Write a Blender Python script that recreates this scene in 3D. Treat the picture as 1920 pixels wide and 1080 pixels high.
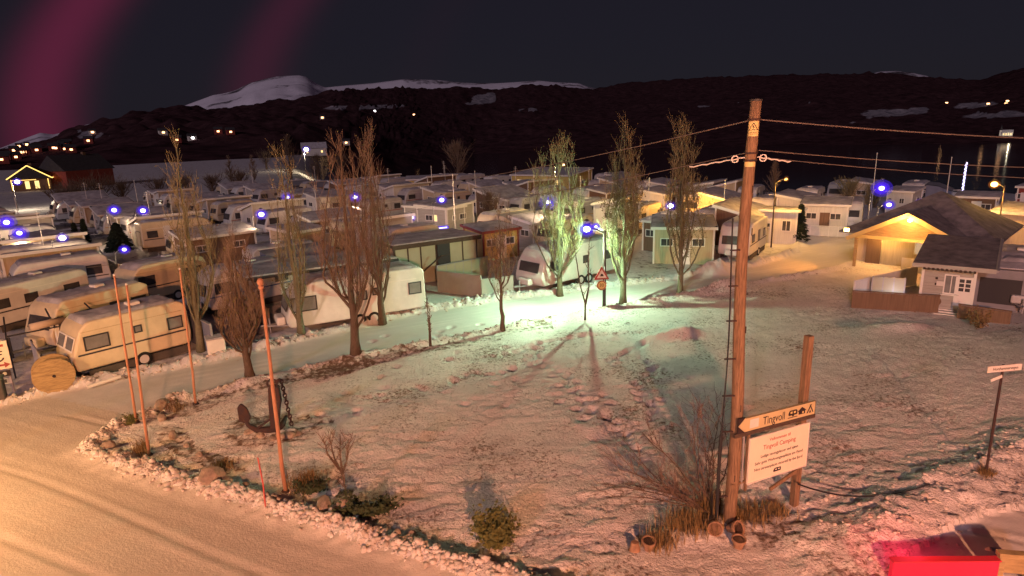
import bpy, bmesh, math, random
import numpy as np
from mathutils import Vector, Matrix, Quaternion

R = math.radians
sc = bpy.context.scene
for o in list(bpy.data.objects):
    bpy.data.objects.remove(o)

# ------------------------------------------------------------------ camera
cam_d = bpy.data.cameras.new('camera')
cam = bpy.data.objects.new('camera', cam_d)
sc.collection.objects.link(cam)
sc.camera = cam
cam_d.sensor_width = 36.0
cam_d.lens = 36.0 * 1162.0 / 1920.0
cam_d.clip_start = 0.1
cam_d.clip_end = 40000
cam.location = (0, 0, 9.5)
_p, _r = R(14.0), R(1.8)
_up0 = Vector((0, math.sin(_p), math.cos(_p)))
_rt0 = Vector((1, 0, 0))
_fw = Vector((0, math.cos(_p), -math.sin(_p)))
_rt = _rt0 * math.cos(_r) - _up0 * math.sin(_r)
_up = _up0 * math.cos(_r) + _rt0 * math.sin(_r)
_m = Matrix((_rt, _up, -_fw)).transposed()
cam.rotation_mode = 'QUATERNION'
cam.rotation_quaternion = _m.to_quaternion()

# ------------------------------------------------------------------ render settings
sc.render.engine = 'CYCLES'
sc.cycles.use_denoising = True
sc.cycles.use_light_tree = True
sc.cycles.max_bounces = 5
sc.cycles.diffuse_bounces = 2
sc.cycles.glossy_bounces = 2
sc.cycles.transparent_max_bounces = 12
sc.cycles.sample_clamp_indirect = 4.0
sc.view_settings.view_transform = 'Standard'
sc.view_settings.look = 'None'
sc.view_settings.exposure = 0.15
sc.view_settings.gamma = 1.0
sc.view_settings.use_curve_mapping = False

# ------------------------------------------------------------------ night sky
MOON_EL, MOON_AZ = 20.0, 205.0          # moon behind the camera, a little to the left
world = bpy.data.worlds.new('World')
sc.world = world
world.use_nodes = True
nt = world.node_tree
nt.nodes.clear()
def WN(t, **kw):
    n = nt.nodes.new(t)
    for k, v in kw.items():
        setattr(n, k, v)
    return n
def WM(op, a, b=None, clamp=False):
    n = nt.nodes.new('ShaderNodeMath'); n.operation = op; n.use_clamp = clamp
    for i, v in enumerate((a, b)):
        if v is None: continue
        if isinstance(v, (int, float)): n.inputs[i].default_value = v
        else: nt.links.new(v, n.inputs[i])
    return n.outputs[0]
sky = WN('ShaderNodeTexSky', sky_type='NISHITA')
sky.sun_disc = False
sky.sun_elevation = R(MOON_EL)
sky.sun_rotation = R(MOON_AZ)
sky.altitude = 0
bg1 = WN('ShaderNodeBackground'); bg1.inputs[1].default_value = 0.0005
nt.links.new(sky.outputs[0], bg1.inputs[0])
# night glow: a plum sky tint, and red reflection streaks painted into the sky as curtains
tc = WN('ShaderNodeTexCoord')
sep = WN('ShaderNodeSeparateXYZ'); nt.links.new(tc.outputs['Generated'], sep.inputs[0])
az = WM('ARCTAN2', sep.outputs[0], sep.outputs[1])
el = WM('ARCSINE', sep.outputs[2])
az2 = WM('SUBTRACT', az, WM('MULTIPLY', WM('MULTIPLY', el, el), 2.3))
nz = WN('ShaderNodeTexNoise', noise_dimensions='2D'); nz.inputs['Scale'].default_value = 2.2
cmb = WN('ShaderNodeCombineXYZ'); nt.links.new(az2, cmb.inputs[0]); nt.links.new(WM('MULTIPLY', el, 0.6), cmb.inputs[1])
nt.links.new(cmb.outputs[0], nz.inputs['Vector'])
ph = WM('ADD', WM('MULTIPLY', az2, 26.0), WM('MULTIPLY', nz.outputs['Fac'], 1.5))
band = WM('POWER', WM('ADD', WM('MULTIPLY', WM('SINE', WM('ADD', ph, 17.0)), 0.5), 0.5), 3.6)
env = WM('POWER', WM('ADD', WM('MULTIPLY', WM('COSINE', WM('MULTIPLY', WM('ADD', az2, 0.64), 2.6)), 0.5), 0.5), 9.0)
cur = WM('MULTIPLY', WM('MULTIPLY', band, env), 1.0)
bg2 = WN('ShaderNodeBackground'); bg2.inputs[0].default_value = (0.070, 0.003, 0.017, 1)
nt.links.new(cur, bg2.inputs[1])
bg3 = WN('ShaderNodeBackground'); bg3.inputs[0].default_value = (0.0092, 0.0074, 0.0126, 1); bg3.inputs[1].default_value = 1.0
# a few stars
vor = WN('ShaderNodeTexVoronoi'); vor.inputs['Scale'].default_value = 46
nt.links.new(tc.outputs['Generated'], vor.inputs['Vector'])
st = WM('LESS_THAN', vor.outputs['Distance'], 0.028)
wn = WN('ShaderNodeSeparateColor'); nt.links.new(vor.outputs['Color'], wn.inputs[0])
st = WM('MULTIPLY', st, WM('GREATER_THAN', wn.outputs[0], 0.9))
bg4 = WN('ShaderNodeBackground'); bg4.inputs[0].default_value = (0.8, 0.75, 1, 1)
nt.links.new(WM('MULTIPLY', st, 0.22), bg4.inputs[1])
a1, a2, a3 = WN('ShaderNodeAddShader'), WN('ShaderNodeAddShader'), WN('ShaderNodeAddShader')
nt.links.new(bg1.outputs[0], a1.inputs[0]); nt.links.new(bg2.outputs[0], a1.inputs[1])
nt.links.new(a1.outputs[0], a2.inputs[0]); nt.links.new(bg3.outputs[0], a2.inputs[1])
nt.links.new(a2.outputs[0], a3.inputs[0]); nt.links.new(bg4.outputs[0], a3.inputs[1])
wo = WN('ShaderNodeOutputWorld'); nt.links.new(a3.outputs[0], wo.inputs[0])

# ------------------------------------------------------------------ moon (the one sun lamp)
sd = bpy.data.lights.new('moon', 'SUN')
sd.energy = 0.68
sd.angle = R(3.0)
sd.color = (1.0, 0.76, 0.90)
moon = bpy.data.objects.new('moon', sd)
sc.collection.objects.link(moon)
_az, _el = R(MOON_AZ), R(MOON_EL)
_sd = Vector((math.sin(_az) * math.cos(_el), math.cos(_az) * math.cos(_el), math.sin(_el)))
moon.rotation_mode = 'QUATERNION'
moon.rotation_quaternion = (-_sd).to_track_quat('-Z', 'Y')

# ================================================================== helpers
COL = sc.collection
def link(o, parent=None):
    COL.objects.link(o)
    if parent is not None:
        o.parent = parent
    return o
def tag(o, label=None, cat=None, group=None, kind=None):
    if label: o['label'] = label
    if cat: o['category'] = cat
    if group: o['group'] = group
    if kind: o['kind'] = kind
    return o
def empty(name, loc, rz=0.0, label=None, cat=None, group=None, parent=None):
    o = bpy.data.objects.new(name, None)
    o.empty_display_size = 0.2
    link(o, parent)
    o.location = loc if len(loc) == 3 else (loc[0], loc[1], 0)
    o.rotation_euler = (0, 0, rz)
    return tag(o, label, cat, group)

class MB:
    """collects faces and builds them as one mesh object"""
    def __init__(s):
        s.v = []; s.f = []
    def add(s, vs, fs):
        b = len(s.v); s.v += [tuple(p) for p in vs]
        s.f += [tuple(i + b for i in f) for f in fs]
        return s
    def box(s, c, d, rz=0.0, rx=0.0, ry=0.0):
        hx, hy, hz = d[0] / 2, d[1] / 2, d[2] / 2
        m = Matrix.Rotation(rz, 3, 'Z') @ Matrix.Rotation(ry, 3, 'Y') @ Matrix.Rotation(rx, 3, 'X') if (rz or rx or ry) else None
        vs = []
        for x, y, z in ((-1,-1,-1),(1,-1,-1),(1,1,-1),(-1,1,-1),(-1,-1,1),(1,-1,1),(1,1,1),(-1,1,1)):
            p = Vector((x*hx, y*hy, z*hz))
            if m: p = m @ p
            vs.append((p.x + c[0], p.y + c[1], p.z + c[2]))
        return s.add(vs, [(0,3,2,1),(4,5,6,7),(0,1,5,4),(1,2,6,5),(2,3,7,6),(3,0,4,7)])
    def prism(s, poly, axis, a, b):
        """poly of 2D points extruded along axis from a to b ('y': poly is x,z; 'z': poly is x,y; 'x': poly is y,z)"""
        n = len(poly)
        def P(p, t):
            return (p[0], t, p[1]) if axis == 'y' else (p[0], p[1], t) if axis == 'z' else (t, p[0], p[1])
        vs = [P(p, a) for p in poly] + [P(p, b) for p in poly]
        fs = [tuple(range(n)), tuple(range(2*n-1, n-1, -1))]
        fs += [((i+1) % n, i, i+n, (i+1) % n + n) for i in range(n)]
        return s.add(vs, fs)
    def tube(s, pts, rad, n=6, cap=True):
        pts = [Vector(p) for p in pts]
        if isinstance(rad, (int, float)): rad = [rad] * len(pts)
        t0 = (pts[-1] - pts[0])
        if t0.length < 1e-9: t0 = Vector((0, 0, 1))
        ref = Vector((1, 0, 0)) if abs(t0.normalized().x) < 0.8 else Vector((0, 1, 0))
        vs = []
        k = len(pts)
        for i, p in enumerate(pts):
            t = (pts[min(i+1, k-1)] - pts[max(i-1, 0)])
            t = t.normalized() if t.length > 1e-9 else t0.normalized()
            a = t.cross(ref).normalized(); b = t.cross(a)
            for j in range(n):
                w = 2 * math.pi * j / n
                q = p + (a * math.cos(w) + b * math.sin(w)) * rad[i]
                vs.append((q.x, q.y, q.z))
        fs = []
        for i in range(k-1):
            for j in range(n):
                fs.append((i*n+j, i*n+(j+1) % n, (i+1)*n+(j+1) % n, (i+1)*n+j))
        if cap:
            fs.append(tuple(range(n-1, -1, -1))); fs.append(tuple((k-1)*n + j for j in range(n)))
        return s.add(vs, fs)
    def disc(s, c, r, axis=(0, 1, 0), th=0.1, n=24):
        a = Vector(axis).normalized(); c = Vector(c)
        return s.tube([c - a*th/2, c + a*th/2], r, n)
    def lathe(s, c, prof, n=16):
        """prof: (radius, z) pairs round a vertical axis"""
        vs = [(c[0] + r*math.cos(2*math.pi*j/n), c[1] + r*math.sin(2*math.pi*j/n), c[2] + z) for r, z in prof for j in range(n)]
        fs = [(i*n+j, i*n+(j+1) % n, (i+1)*n+(j+1) % n, (i+1)*n+j) for i in range(len(prof)-1) for j in range(n)]
        fs.append(tuple(range(n-1, -1, -1))); fs.append(tuple((len(prof)-1)*n+j for j in range(n)))
        return s.add(vs, fs)
    def blob(s, c, d, rng, rough=0.25, sub=1, flat=0.0):
        vs, fs = ICO[sub]
        out = []
        for v in vs:
            k = 1 + rng.uniform(-rough, rough)
            z = v[2]
            if flat and z < -flat: z = -flat
            out.append((c[0] + v[0]*d[0]*k, c[1] + v[1]*d[1]*k, c[2] + z*d[2]*k))
        return s.add(out, fs)
    def mesh(s, name):
        me = bpy.data.meshes.new(name)
        me.from_pydata(s.v, [], s.f)
        me.update()
        return me
    def build(s, name, m, parent=None, smooth=False, loc=None, bevel=0.0, seg=1):
        me = s.mesh(name)
        if bevel:
            bm = bmesh.new(); bm.from_mesh(me)
            bmesh.ops.remove_doubles(bm, verts=bm.verts, dist=1e-5)
            bmesh.ops.bevel(bm, geom=list(bm.edges), offset=bevel, segments=seg, affect='EDGES', profile=0.5, clamp_overlap=True)
            bm.to_mesh(me); bm.free()
        if smooth:
            me.polygons.foreach_set('use_smooth', [True] * len(me.polygons))
        if m is not None: me.materials.append(m)
        o = bpy.data.objects.new(name, me)
        link(o, parent)
        if loc is not None: o.location = loc
        return o
def _ico(sub):
    bm = bmesh.new(); bmesh.ops.create_icosphere(bm, subdivisions=sub, radius=1.0)
    vs = [tuple(v.co) for v in bm.verts]; fs = [tuple(v.index for v in f.verts) for f in bm.faces]
    bm.free(); return vs, fs
ICO = {1: _ico(1), 2: _ico(2), 3: _ico(3)}
def copy_tree(o, parent=None):
    c = o.copy(); COL.objects.link(c); c.parent = parent
    for ch in list(o.children):
        copy_tree(ch, c)
    return c

# ------------------------------------------------------------------ materials
MATS = {}
def mat(name, col, rough=0.8, spec=0.3, var=0.0, vscale=3.0, bump=0.0, bscale=30.0, metal=0.0, emit=None, estr=0.0, col2=None, stretch=None, lo=0.35, hi=0.65):
    m = bpy.data.materials.new(name); m.use_nodes = True
    t = m.node_tree; b = t.nodes['Principled BSDF']
    b.inputs['Base Color'].default_value = (*col, 1)
    b.inputs['Roughness'].default_value = rough
    b.inputs['Specular IOR Level'].default_value = spec
    b.inputs['Metallic'].default_value = metal
    if emit:
        b.inputs['Emission Color'].default_value = (*emit, 1); b.inputs['Emission Strength'].default_value = estr
    if var or col2 or bump:
        tcn = t.nodes.new('ShaderNodeTexCoord'); vec = tcn.outputs['Object']
        if stretch:
            mp = t.nodes.new('ShaderNodeMapping'); mp.inputs['Scale'].default_value = stretch
            t.links.new(vec, mp.inputs[0]); vec = mp.outputs[0]
    if var or col2:
        n = t.nodes.new('ShaderNodeTexNoise'); n.inputs['Scale'].default_value = vscale; n.inputs['Detail'].default_value = 6; n.inputs['Roughness'].default_value = 0.65
        t.links.new(vec, n.inputs['Vector'])
        r = t.nodes.new('ShaderNodeValToRGB')
        c2 = col2 if col2 else tuple(max(0, c*(1-var)) for c in col)
        r.color_ramp.elements[0].position = lo; r.color_ramp.elements[0].color = (*c2, 1)
        r.color_ramp.elements[1].position = hi; r.color_ramp.elements[1].color = (*col, 1)
        t.links.new(n.outputs['Fac'], r.inputs[0]); t.links.new(r.outputs[0], b.inputs['Base Color'])
    if bump:
        n2 = t.nodes.new('ShaderNodeTexNoise'); n2.inputs['Scale'].default_value = bscale; n2.inputs['Detail'].default_value = 4
        t.links.new(vec, n2.inputs['Vector'])
        bp = t.nodes.new('ShaderNodeBump'); bp.inputs['Strength'].default_value = 1.0; bp.inputs['Distance'].default_value = bump
        t.links.new(n2.outputs['Fac'], bp.inputs['Height']); t.links.new(bp.outputs[0], b.inputs['Normal'])
    MATS[name] = m
    return m
def emitter(name, col, strength):
    m = bpy.data.materials.new(name); m.use_nodes = True
    t = m.node_tree; t.nodes.clear()
    e = t.nodes.new('ShaderNodeEmission'); e.inputs[0].default_value = (*col, 1); e.inputs[1].default_value = strength
    o = t.nodes.new('ShaderNodeOutputMaterial'); t.links.new(e.outputs[0], o.inputs[0])
    MATS[name] = m
    return m
def halo_shell(name, col, strength, fac):
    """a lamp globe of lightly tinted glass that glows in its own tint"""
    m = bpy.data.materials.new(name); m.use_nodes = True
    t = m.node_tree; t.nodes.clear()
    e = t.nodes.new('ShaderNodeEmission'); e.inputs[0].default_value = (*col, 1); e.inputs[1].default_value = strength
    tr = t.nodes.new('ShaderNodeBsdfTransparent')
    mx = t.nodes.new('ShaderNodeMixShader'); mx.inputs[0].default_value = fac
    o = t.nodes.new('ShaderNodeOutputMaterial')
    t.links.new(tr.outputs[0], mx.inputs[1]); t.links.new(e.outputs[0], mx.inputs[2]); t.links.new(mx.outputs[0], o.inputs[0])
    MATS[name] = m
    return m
M = MATS
mat('roof_snow', (0.55, 0.52, 0.53), 0.9, 0.2, col2=(0.30, 0.28, 0.29), vscale=1.2, bump=0.03, bscale=5)
mat('clod_snow', (0.68, 0.62, 0.56), 0.9, 0.2, col2=(0.36, 0.29, 0.23), vscale=1.8, bump=0.03, bscale=14)
mat('wood_post', (0.27, 0.17, 0.10), 0.85, 0.2, col2=(0.12, 0.075, 0.046), vscale=7, stretch=(4, 4, 0.35), bump=0.01, bscale=20)
mat('flag_wood', (0.48, 0.23, 0.13), 0.6, 0.3, var=0.35, vscale=5, stretch=(3, 3, 0.4))
mat('dark_wood', (0.09, 0.065, 0.05), 0.85, 0.2, var=0.4, vscale=5, stretch=(1, 1, 5))
mat('board_white', (0.66, 0.62, 0.56), 0.6, 0.3, var=0.14, vscale=2.5)
mat('van_white', (0.70, 0.68, 0.63), 0.4, 0.4, var=0.22, vscale=0.9, stretch=(1.0, 1.0, 0.8))
mat('van_cream', (0.66, 0.54, 0.36), 0.45, 0.4, var=0.22, vscale=0.9, stretch=(1.0, 1.0, 0.8))
mat('van_grey', (0.48, 0.45, 0.43), 0.45, 0.4, var=0.22, vscale=0.9, stretch=(1.0, 1.0, 0.8))
mat('van_stripe', (0.05, 0.045, 0.05), 0.5)
mat('stripe_red', (0.32, 0.05, 0.04), 0.5)
mat('stripe_blue', (0.06, 0.09, 0.2), 0.5)
mat('stripe_gold', (0.40, 0.25, 0.08), 0.5)
mat('rubber', (0.02, 0.02, 0.02), 0.9)
mat('rim', (0.55, 0.55, 0.55), 0.4, 0.5)
mat('frame_dark', (0.035, 0.033, 0.035), 0.6)
mat('glass_dark', (0.085, 0.078, 0.078), 0.15, 0.6, var=0.5, vscale=1.2)
mat('glass_grey', (0.22, 0.21, 0.20), 0.2, 0.5, var=0.3, vscale=1.5)
mat('skirt', (0.10, 0.085, 0.075), 0.9, var=0.3)
mat('wall_white', (0.66, 0.62, 0.55), 0.75, var=0.18, vscale=2.0, stretch=(8, 8, 0.4))
mat('wall_beige', (0.52, 0.41, 0.27), 0.8, var=0.2, vscale=2.0, stretch=(8, 8, 0.4))
mat('wall_brown', (0.20, 0.12, 0.075), 0.85, var=0.3, vscale=2.0, stretch=(8, 8, 0.4))
mat('wall_grey', (0.42, 0.39, 0.34), 0.8, var=0.2, vscale=2.0, stretch=(0.5, 0.5, 6))
mat('wall_red', (0.28, 0.06, 0.045), 0.85, var=0.25, vscale=2.0)
mat('wall_yellow', (0.62, 0.46, 0.14), 0.8, var=0.2, vscale=2.0)
mat('trim_white', (0.74, 0.70, 0.64), 0.6, var=0.08)
mat('roof_dark', (0.055, 0.05, 0.052), 0.85, var=0.3, vscale=1.5, bump=0.01, bscale=8)
mat('roof_frost', (0.24, 0.215, 0.22), 0.9, 0.2, col2=(0.11, 0.10, 0.105), vscale=1.4, bump=0.015, bscale=7)
mat('fabric_grey', (0.27, 0.26, 0.27), 0.9, var=0.2, vscale=1.0)
mat('fabric_blue', (0.16, 0.17, 0.23), 0.9, var=0.2, vscale=1.0)
mat('fabric_beige', (0.48, 0.38, 0.28), 0.9, var=0.2, vscale=1.0)
mat('concrete_panel', (0.40, 0.38, 0.34), 0.85, var=0.15, vscale=1.2)
mat('frosted', (0.38, 0.36, 0.25), 0.45, 0.4, var=0.12, vscale=1.2)
mat('metal_pole', (0.36, 0.35, 0.36), 0.5, 0.5, metal=0.3, var=0.15)
mat('lamp_grey', (0.13, 0.125, 0.13), 0.6, 0.3)
mat('iron', (0.035, 0.026, 0.030), 0.75, 0.2, col2=(0.06, 0.03, 0.022), vscale=7, bump=0.01, bscale=25)
mat('cable', (0.02, 0.02, 0.022), 0.6)
mat('wire', (0.16, 0.13, 0.115), 0.6)
mat('bark', (0.14, 0.10, 0.072), 0.95, 0.1, var=0.4, vscale=9, stretch=(3, 3, 0.6), bump=0.015, bscale=25)
mat('bark_green', (0.17, 0.155, 0.10), 0.95, 0.1, var=0.35, vscale=9)
mat('twig', (0.17, 0.122, 0.088), 0.95, 0.1)
mat('twig_green', (0.21, 0.18, 0.10), 0.95, 0.1)
mat('leaf', (0.20, 0.19, 0.06), 0.8, 0.2, col2=(0.13, 0.085, 0.03), vscale=2.0)
mat('leaf_dark', (0.05, 0.07, 0.03), 0.8, 0.2, col2=(0.03, 0.035, 0.018), vscale=4.0)
mat('leaf_ever', (0.14, 0.13, 0.035), 0.75, 0.25, col2=(0.06, 0.07, 0.025), vscale=6.0)
mat('needle', (0.022, 0.032, 0.02), 0.9, 0.2)
mat('dry_grass', (0.26, 0.17, 0.075), 0.95, 0.1, var=0.4, vscale=5)
mat('boulder', (0.38, 0.29, 0.215), 0.95, 0.1, col2=(0.20, 0.15, 0.12), vscale=3, bump=0.03, bscale=9)
mat('clay', (0.33, 0.19, 0.115), 0.85, var=0.4, vscale=6)
mat('soil', (0.055, 0.036, 0.028), 0.95, var=0.3, vscale=6)
mat('sign_yellow', (0.62, 0.50, 0.20), 0.5, var=0.06)
mat('sign_cream', (0.52, 0.43, 0.23), 0.5, var=0.1)
mat('sign_white', (0.74, 0.66, 0.50), 0.5, var=0.06)
mat('print_black', (0.03, 0.02, 0.02), 0.6)
mat('print_red', (0.30, 0.06, 0.05), 0.6)
mat('sign_red', (0.55, 0.03, 0.05), 0.5)
mat('red_stick', (0.45, 0.09, 0.07), 0.6)
mat('drum_wood', (0.40, 0.28, 0.13), 0.85, col2=(0.25, 0.17, 0.08), vscale=3, stretch=(1, 1, 5), bump=0.006, bscale=12)
mat('bin_green', (0.10, 0.14, 0.10), 0.7)
mat('bush_berry', (0.14, 0.095, 0.075), 0.95, 0.1)
emitter('bulb_green', (0.82, 1.0, 0.80), 30.0)
emitter('bulb_white', (1.0, 0.92, 0.95), 14.0)
emitter('bulb_sodium', (1.0, 0.55, 0.14), 14.0)
emitter('bulb_warm', (1.0, 0.75, 0.4), 12.0)
emitter('window_lit', (1.0, 0.66, 0.24), 1.7)
emitter('window_pale', (1.0, 0.62, 0.34), 0.55)
emitter('led_violet', (0.62, 0.56, 1.0), 6.0)
emitter('fairy', (1.0, 0.62, 0.16), 2.2)
halo_shell('globe_violet', (0.10, 0.03, 1.0), 1.15, 0.55)  # nested emissive shells draw the coloured glow round the lamps
halo_shell('globe_violet_mid', (0.085, 0.02, 1.0), 0.95, 0.36)
halo_shell('globe_violet_outer', (0.09, 0.03, 0.9), 0.8, 0.16)
halo_shell('globe_orange_mid', (1.0, 0.26, 0.03), 0.8, 0.3)  # orange glow shells, nested in the same way
halo_shell('globe_orange_outer', (1.0, 0.26, 0.03), 0.6, 0.13)
halo_shell('globe_orange', (1.0, 0.28, 0.03), 0.9, 0.5)
emitter('window_hot', (1.0, 0.50, 0.22), 5.0)
mat('church_wall', (0.7, 0.66, 0.58), 0.8)


# bearings and elevations (degrees) of the ridges, fields and houses seen round the fjord
SKYLINE_FOREST = [(-41.39, -0.58), (-38.53, -0.39), (-36.64, 0.13), (-35.31, 0.57), (-33.92, 1.18), (-31.8, 1.87), (-28.53, 2.54), (-26.85, 2.65), (-24.37, 2.58), (-22.77, 2.68), (-20.29, 2.98), (-18.59, 3.22), (-15.98, 3.53), (-14.19, 3.98), (-11.5, 4.03), (-9.68, 4.13), (-6.94, 3.94), (-4.13, 4.1), (-0.86, 3.7), (0.55, 3.88), (2.44, 4.04), (4.78, 3.87), (7.57, 3.46), (9.87, 3.81), (11.68, 3.9), (13.91, 3.98), (17.4, 4.01), (20.34, 3.94), (24.36, 3.82), (28.14, 3.65), (30.29, 3.58), (31.69, 3.29), (33.05, 3.08), (35.03, 2.72), (36.29, 2.56), (37.45, 2.91), (38.56, 3.27), (42.04, 3.57)]
SKYLINE_SNOW = [(-41.18, 0.54), (-38.45, 0.08), (-37.16, 0.63), (-36.01, 1.08), (-35.25, 0.95), (-34.25, 1.15), (-33.19, 1.59), (-31.79, 1.95), (-31.29, 1.87), (-28.2, 2.26), (-27.03, 2.69), (-24.22, 3.72), (-23.42, 3.84), (-22.6, 4.05), (-21.31, 4.66), (-20.05, 4.99), (-19.2, 5.16), (-17.52, 5.24), (-16.89, 5.11), (-16.3, 4.64), (-15.47, 4.25), (-14.15, 4.37), (-11.46, 4.55), (-8.71, 4.85), (-5.96, 4.71), (-3.65, 4.44), (-0.84, 4.32), (1.51, 4.38), (2.92, 4.42), (4.32, 4.24), (6.41, 4.08), (7.11, 3.79), (9.87, 3.1), (24.48, 2.22), (28.18, 3.22), (29.3, 3.57), (29.92, 3.72), (30.97, 3.68), (32.01, 3.5), (33.05, 3.16), (34.45, 2.24), (38.76, 1.79), (42.36, 1.39)]
FIELD_SPOTS = [(-13.07, 2.6, 3.2, 0.18), (-9.8, 2.62, 1.0, 0.12), (-2.07, 3.01, 1.0, 0.45), (-1.36, 3.13, 0.5, 0.5), (1.92, 1.98, 1.0, 0.12), (27.72, 0.07, 1.0, 0.1), (30.76, 0.64, 2.0, 0.3), (32.65, 0.71, 0.8, 0.3), (36.18, 0.96, 1.4, 0.22), (37.49, 0.24, 2.2, 0.2), (17.06, 1.75, 0.6, 0.08), (19.19, 1.96, 0.8, 0.06), (-32.83, 0.77, 1.2, 0.15), (-33.26, 1.17, 0.6, 0.1), (-3.27, 2.64, 0.5, 0.1), (25.49, 1.68, 0.4, 0.06)]
FAR_LIGHTS = [(-38.49, -0.94, 0), (-38.44, -0.87, 0), (-38.26, -0.81, 0), (-37.68, -0.28, 0), (-37.71, -0.8, 0), (-37.36, 0.01, 0), (-37.33, -0.52, 0), (-37.14, -0.45, 0), (-36.91, 0.17, 0), (-36.49, -0.29, 0), (-36.41, -0.37, 0), (-35.39, -0.26, 0), (-35.27, -0.34, 0), (-35.02, -0.16, 0), (-34.75, -0.1, 0), (-34.72, -0.29, 0), (-34.54, 0.01, 0), (-34.38, -0.38, 0), (-33.16, 0.16, 0), (-32.85, 0.81, 1), (-28.21, 0.72, 1), (-27.29, 0.08, 0), (-26.21, 0.21, 2), (-24.24, 0.57, 0), (-23.34, 0.41, 0), (-15.96, 1.61, 1), (-14.17, -0.64, 1), (-11.53, 2.13, 2), (-8.15, 1.73, 1), (34.42, 1.09, 0), (36.85, 0.96, 1), (37.89, 0.88, 1), (37.94, 0.95, 0)]
FAR_WHERE = ['distant lit house, first from the left low in the village at the far left edge', 'distant lit house, second from the left low in the village at the far left edge', 'distant lit house, third from the left low in the village at the far left edge', 'distant lit house, fourth from the left low in the village at the far left edge', 'distant lit house, fifth from the left low in the village at the far left edge', 'distant lit house, sixth from the left low in the village at the far left edge', 'distant lit house, seventh from the left low in the village at the far left edge', 'distant lit house, eighth from the left low in the village at the far left edge', 'distant lit house, ninth from the left low in the village at the far left edge', 'distant lit house, first from the left in the village cluster above the dark red barn', 'distant lit house, second from the left in the village cluster above the dark red barn', 'distant lit house, third from the left in the village cluster above the dark red barn', 'distant lit house, fourth from the left in the village cluster above the dark red barn', 'distant lit house, fifth from the left in the village cluster above the dark red barn', 'distant lit house, sixth from the left in the village cluster above the dark red barn', 'distant lit house, seventh from the left in the village cluster above the dark red barn', 'distant lit house, eighth from the left in the village cluster above the dark red barn', 'distant lit house, ninth from the left in the village cluster above the dark red barn', 'distant lit house, first from the left high on the slope above the barn', 'distant lit house, second from the left high on the slope above the barn', 'distant lit house, first from the left on the dark slope around the tall forked poplar', 'distant lit house, second from the left on the dark slope around the tall forked poplar', 'distant lit house, third from the left on the dark slope around the tall forked poplar', 'distant lit house, fourth from the left on the dark slope around the tall forked poplar', 'distant lit house, fifth from the left on the dark slope around the tall forked poplar', 'distant lit house, first from the left on the dark hillside below the snowy mountains', 'distant lit house, second from the left on the dark hillside below the snowy mountains', 'distant lit house, third from the left on the dark hillside below the snowy mountains', 'distant lit house, fourth from the left on the dark hillside below the snowy mountains', 'distant lit house, first from the left on the far shore above the church', 'distant lit house, second from the left on the far shore above the church', 'distant lit house, third from the left on the far shore above the church', 'distant lit house, fourth from the left on the far shore above the church']
CHURCH = (38.22, -1.29)

# ================================================================== terrain
def vnoise(x, y, seed=0):
    xi = np.floor(x).astype(np.int64); yi = np.floor(y).astype(np.int64)
    fx = x - xi; fy = y - yi
    fx = fx*fx*(3-2*fx); fy = fy*fy*(3-2*fy)
    def h(a, b):
        n = (a*374761393 + b*668265263 + seed*1442695041) & 0x7fffffff
        n = ((n ^ (n >> 13)) * 1274126177) & 0x7fffffff
        return ((n ^ (n >> 16)) & 0xffff) / 65535.0
    return (h(xi, yi)*(1-fx) + h(xi+1, yi)*fx)*(1-fy) + (h(xi, yi+1)*(1-fx) + h(xi+1, yi+1)*fx)*fy
def fbm(x, y, seed=0, octv=4, gain=0.5):
    s = 0; a = 1; t = 0
    for i in range(octv):
        s = s + a*vnoise(x*2**i + 17.3*i, y*2**i - 9.1*i, seed+i); t += a; a *= gain
    return s/t
def inpoly(x, y, poly):
    r = np.zeros(np.shape(x), bool); n = len(poly); j = n-1
    for i in range(n):
        xi, yi = poly[i]; xj, yj = poly[j]
        c = ((yi > y) != (yj > y)) & (x < (xj-xi)*(y-yi)/((yj-yi) if yj != yi else 1e-9) + xi)
        r ^= c; j = i
    return r
def dline(x, y, pts):
    best = np.full(np.shape(x), 1e9)
    for (ax, ay), (bx, by) in zip(pts[:-1], pts[1:]):
        dx, dy = bx-ax, by-ay; L = dx*dx+dy*dy
        t = np.clip(((x-ax)*dx + (y-ay)*dy)/L, 0, 1)
        best = np.minimum(best, np.hypot(x-ax-t*dx, y-ay-t*dy))
    return best
def sstep(a, b, x):
    t = np.clip((x-a)/(b-a), 0, 1); return t*t*(3-2*t)

UP_EDGE = [(-40, 17), (-24, 20.6), (-19.5, 22.0), (-18, 23.4), (-13.4, 26.2), (-10.9, 28.2), (-5.1, 33.0), (-0.3, 35.3), (10, 38.7), (17, 42), (22, 46.5), (26, 53), (30, 62)]
LO_EDGE = [(34, 60), (29.5, 50), (25, 43), (19.5, 39.4), (14.7, 37.2), (4.1, 32.2), (-0.6, 29.9), (-7.2, 26.2), (-10.6, 23.8), (-12.9, 21.9)]
TIP = [(-12.9, 21.9), (-14.1, 19.7), (-14.2, 18.2)]
MAIN_EDGE = [(-14.2, 18.2), (-11.3, 16.5), (-6.6, 14.4), (-3.5, 12.8), (-0.9, 11.6), (3, 9.8), (10, 6.5), (20, 2)]
ROAD = [(-60, 12)] + UP_EDGE + LO_EDGE + TIP[1:] + MAIN_EDGE[1:] + [(20, -14), (-60, -14)]
LAWN = LO_EDGE[2:] + TIP[1:] + MAIN_EDGE[1:] + [(40, 2), (60, 20), (45, 33), (30, 29.5)]
SHORE = [(-600, 9000), (-160, 520), (-104, 330), (-62, 185), (-44, 146), (-20, 134), (4, 132), (34, 96), (66, 82), (120, 70), (400, 60)]
WATER_Z = -20.0
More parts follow.
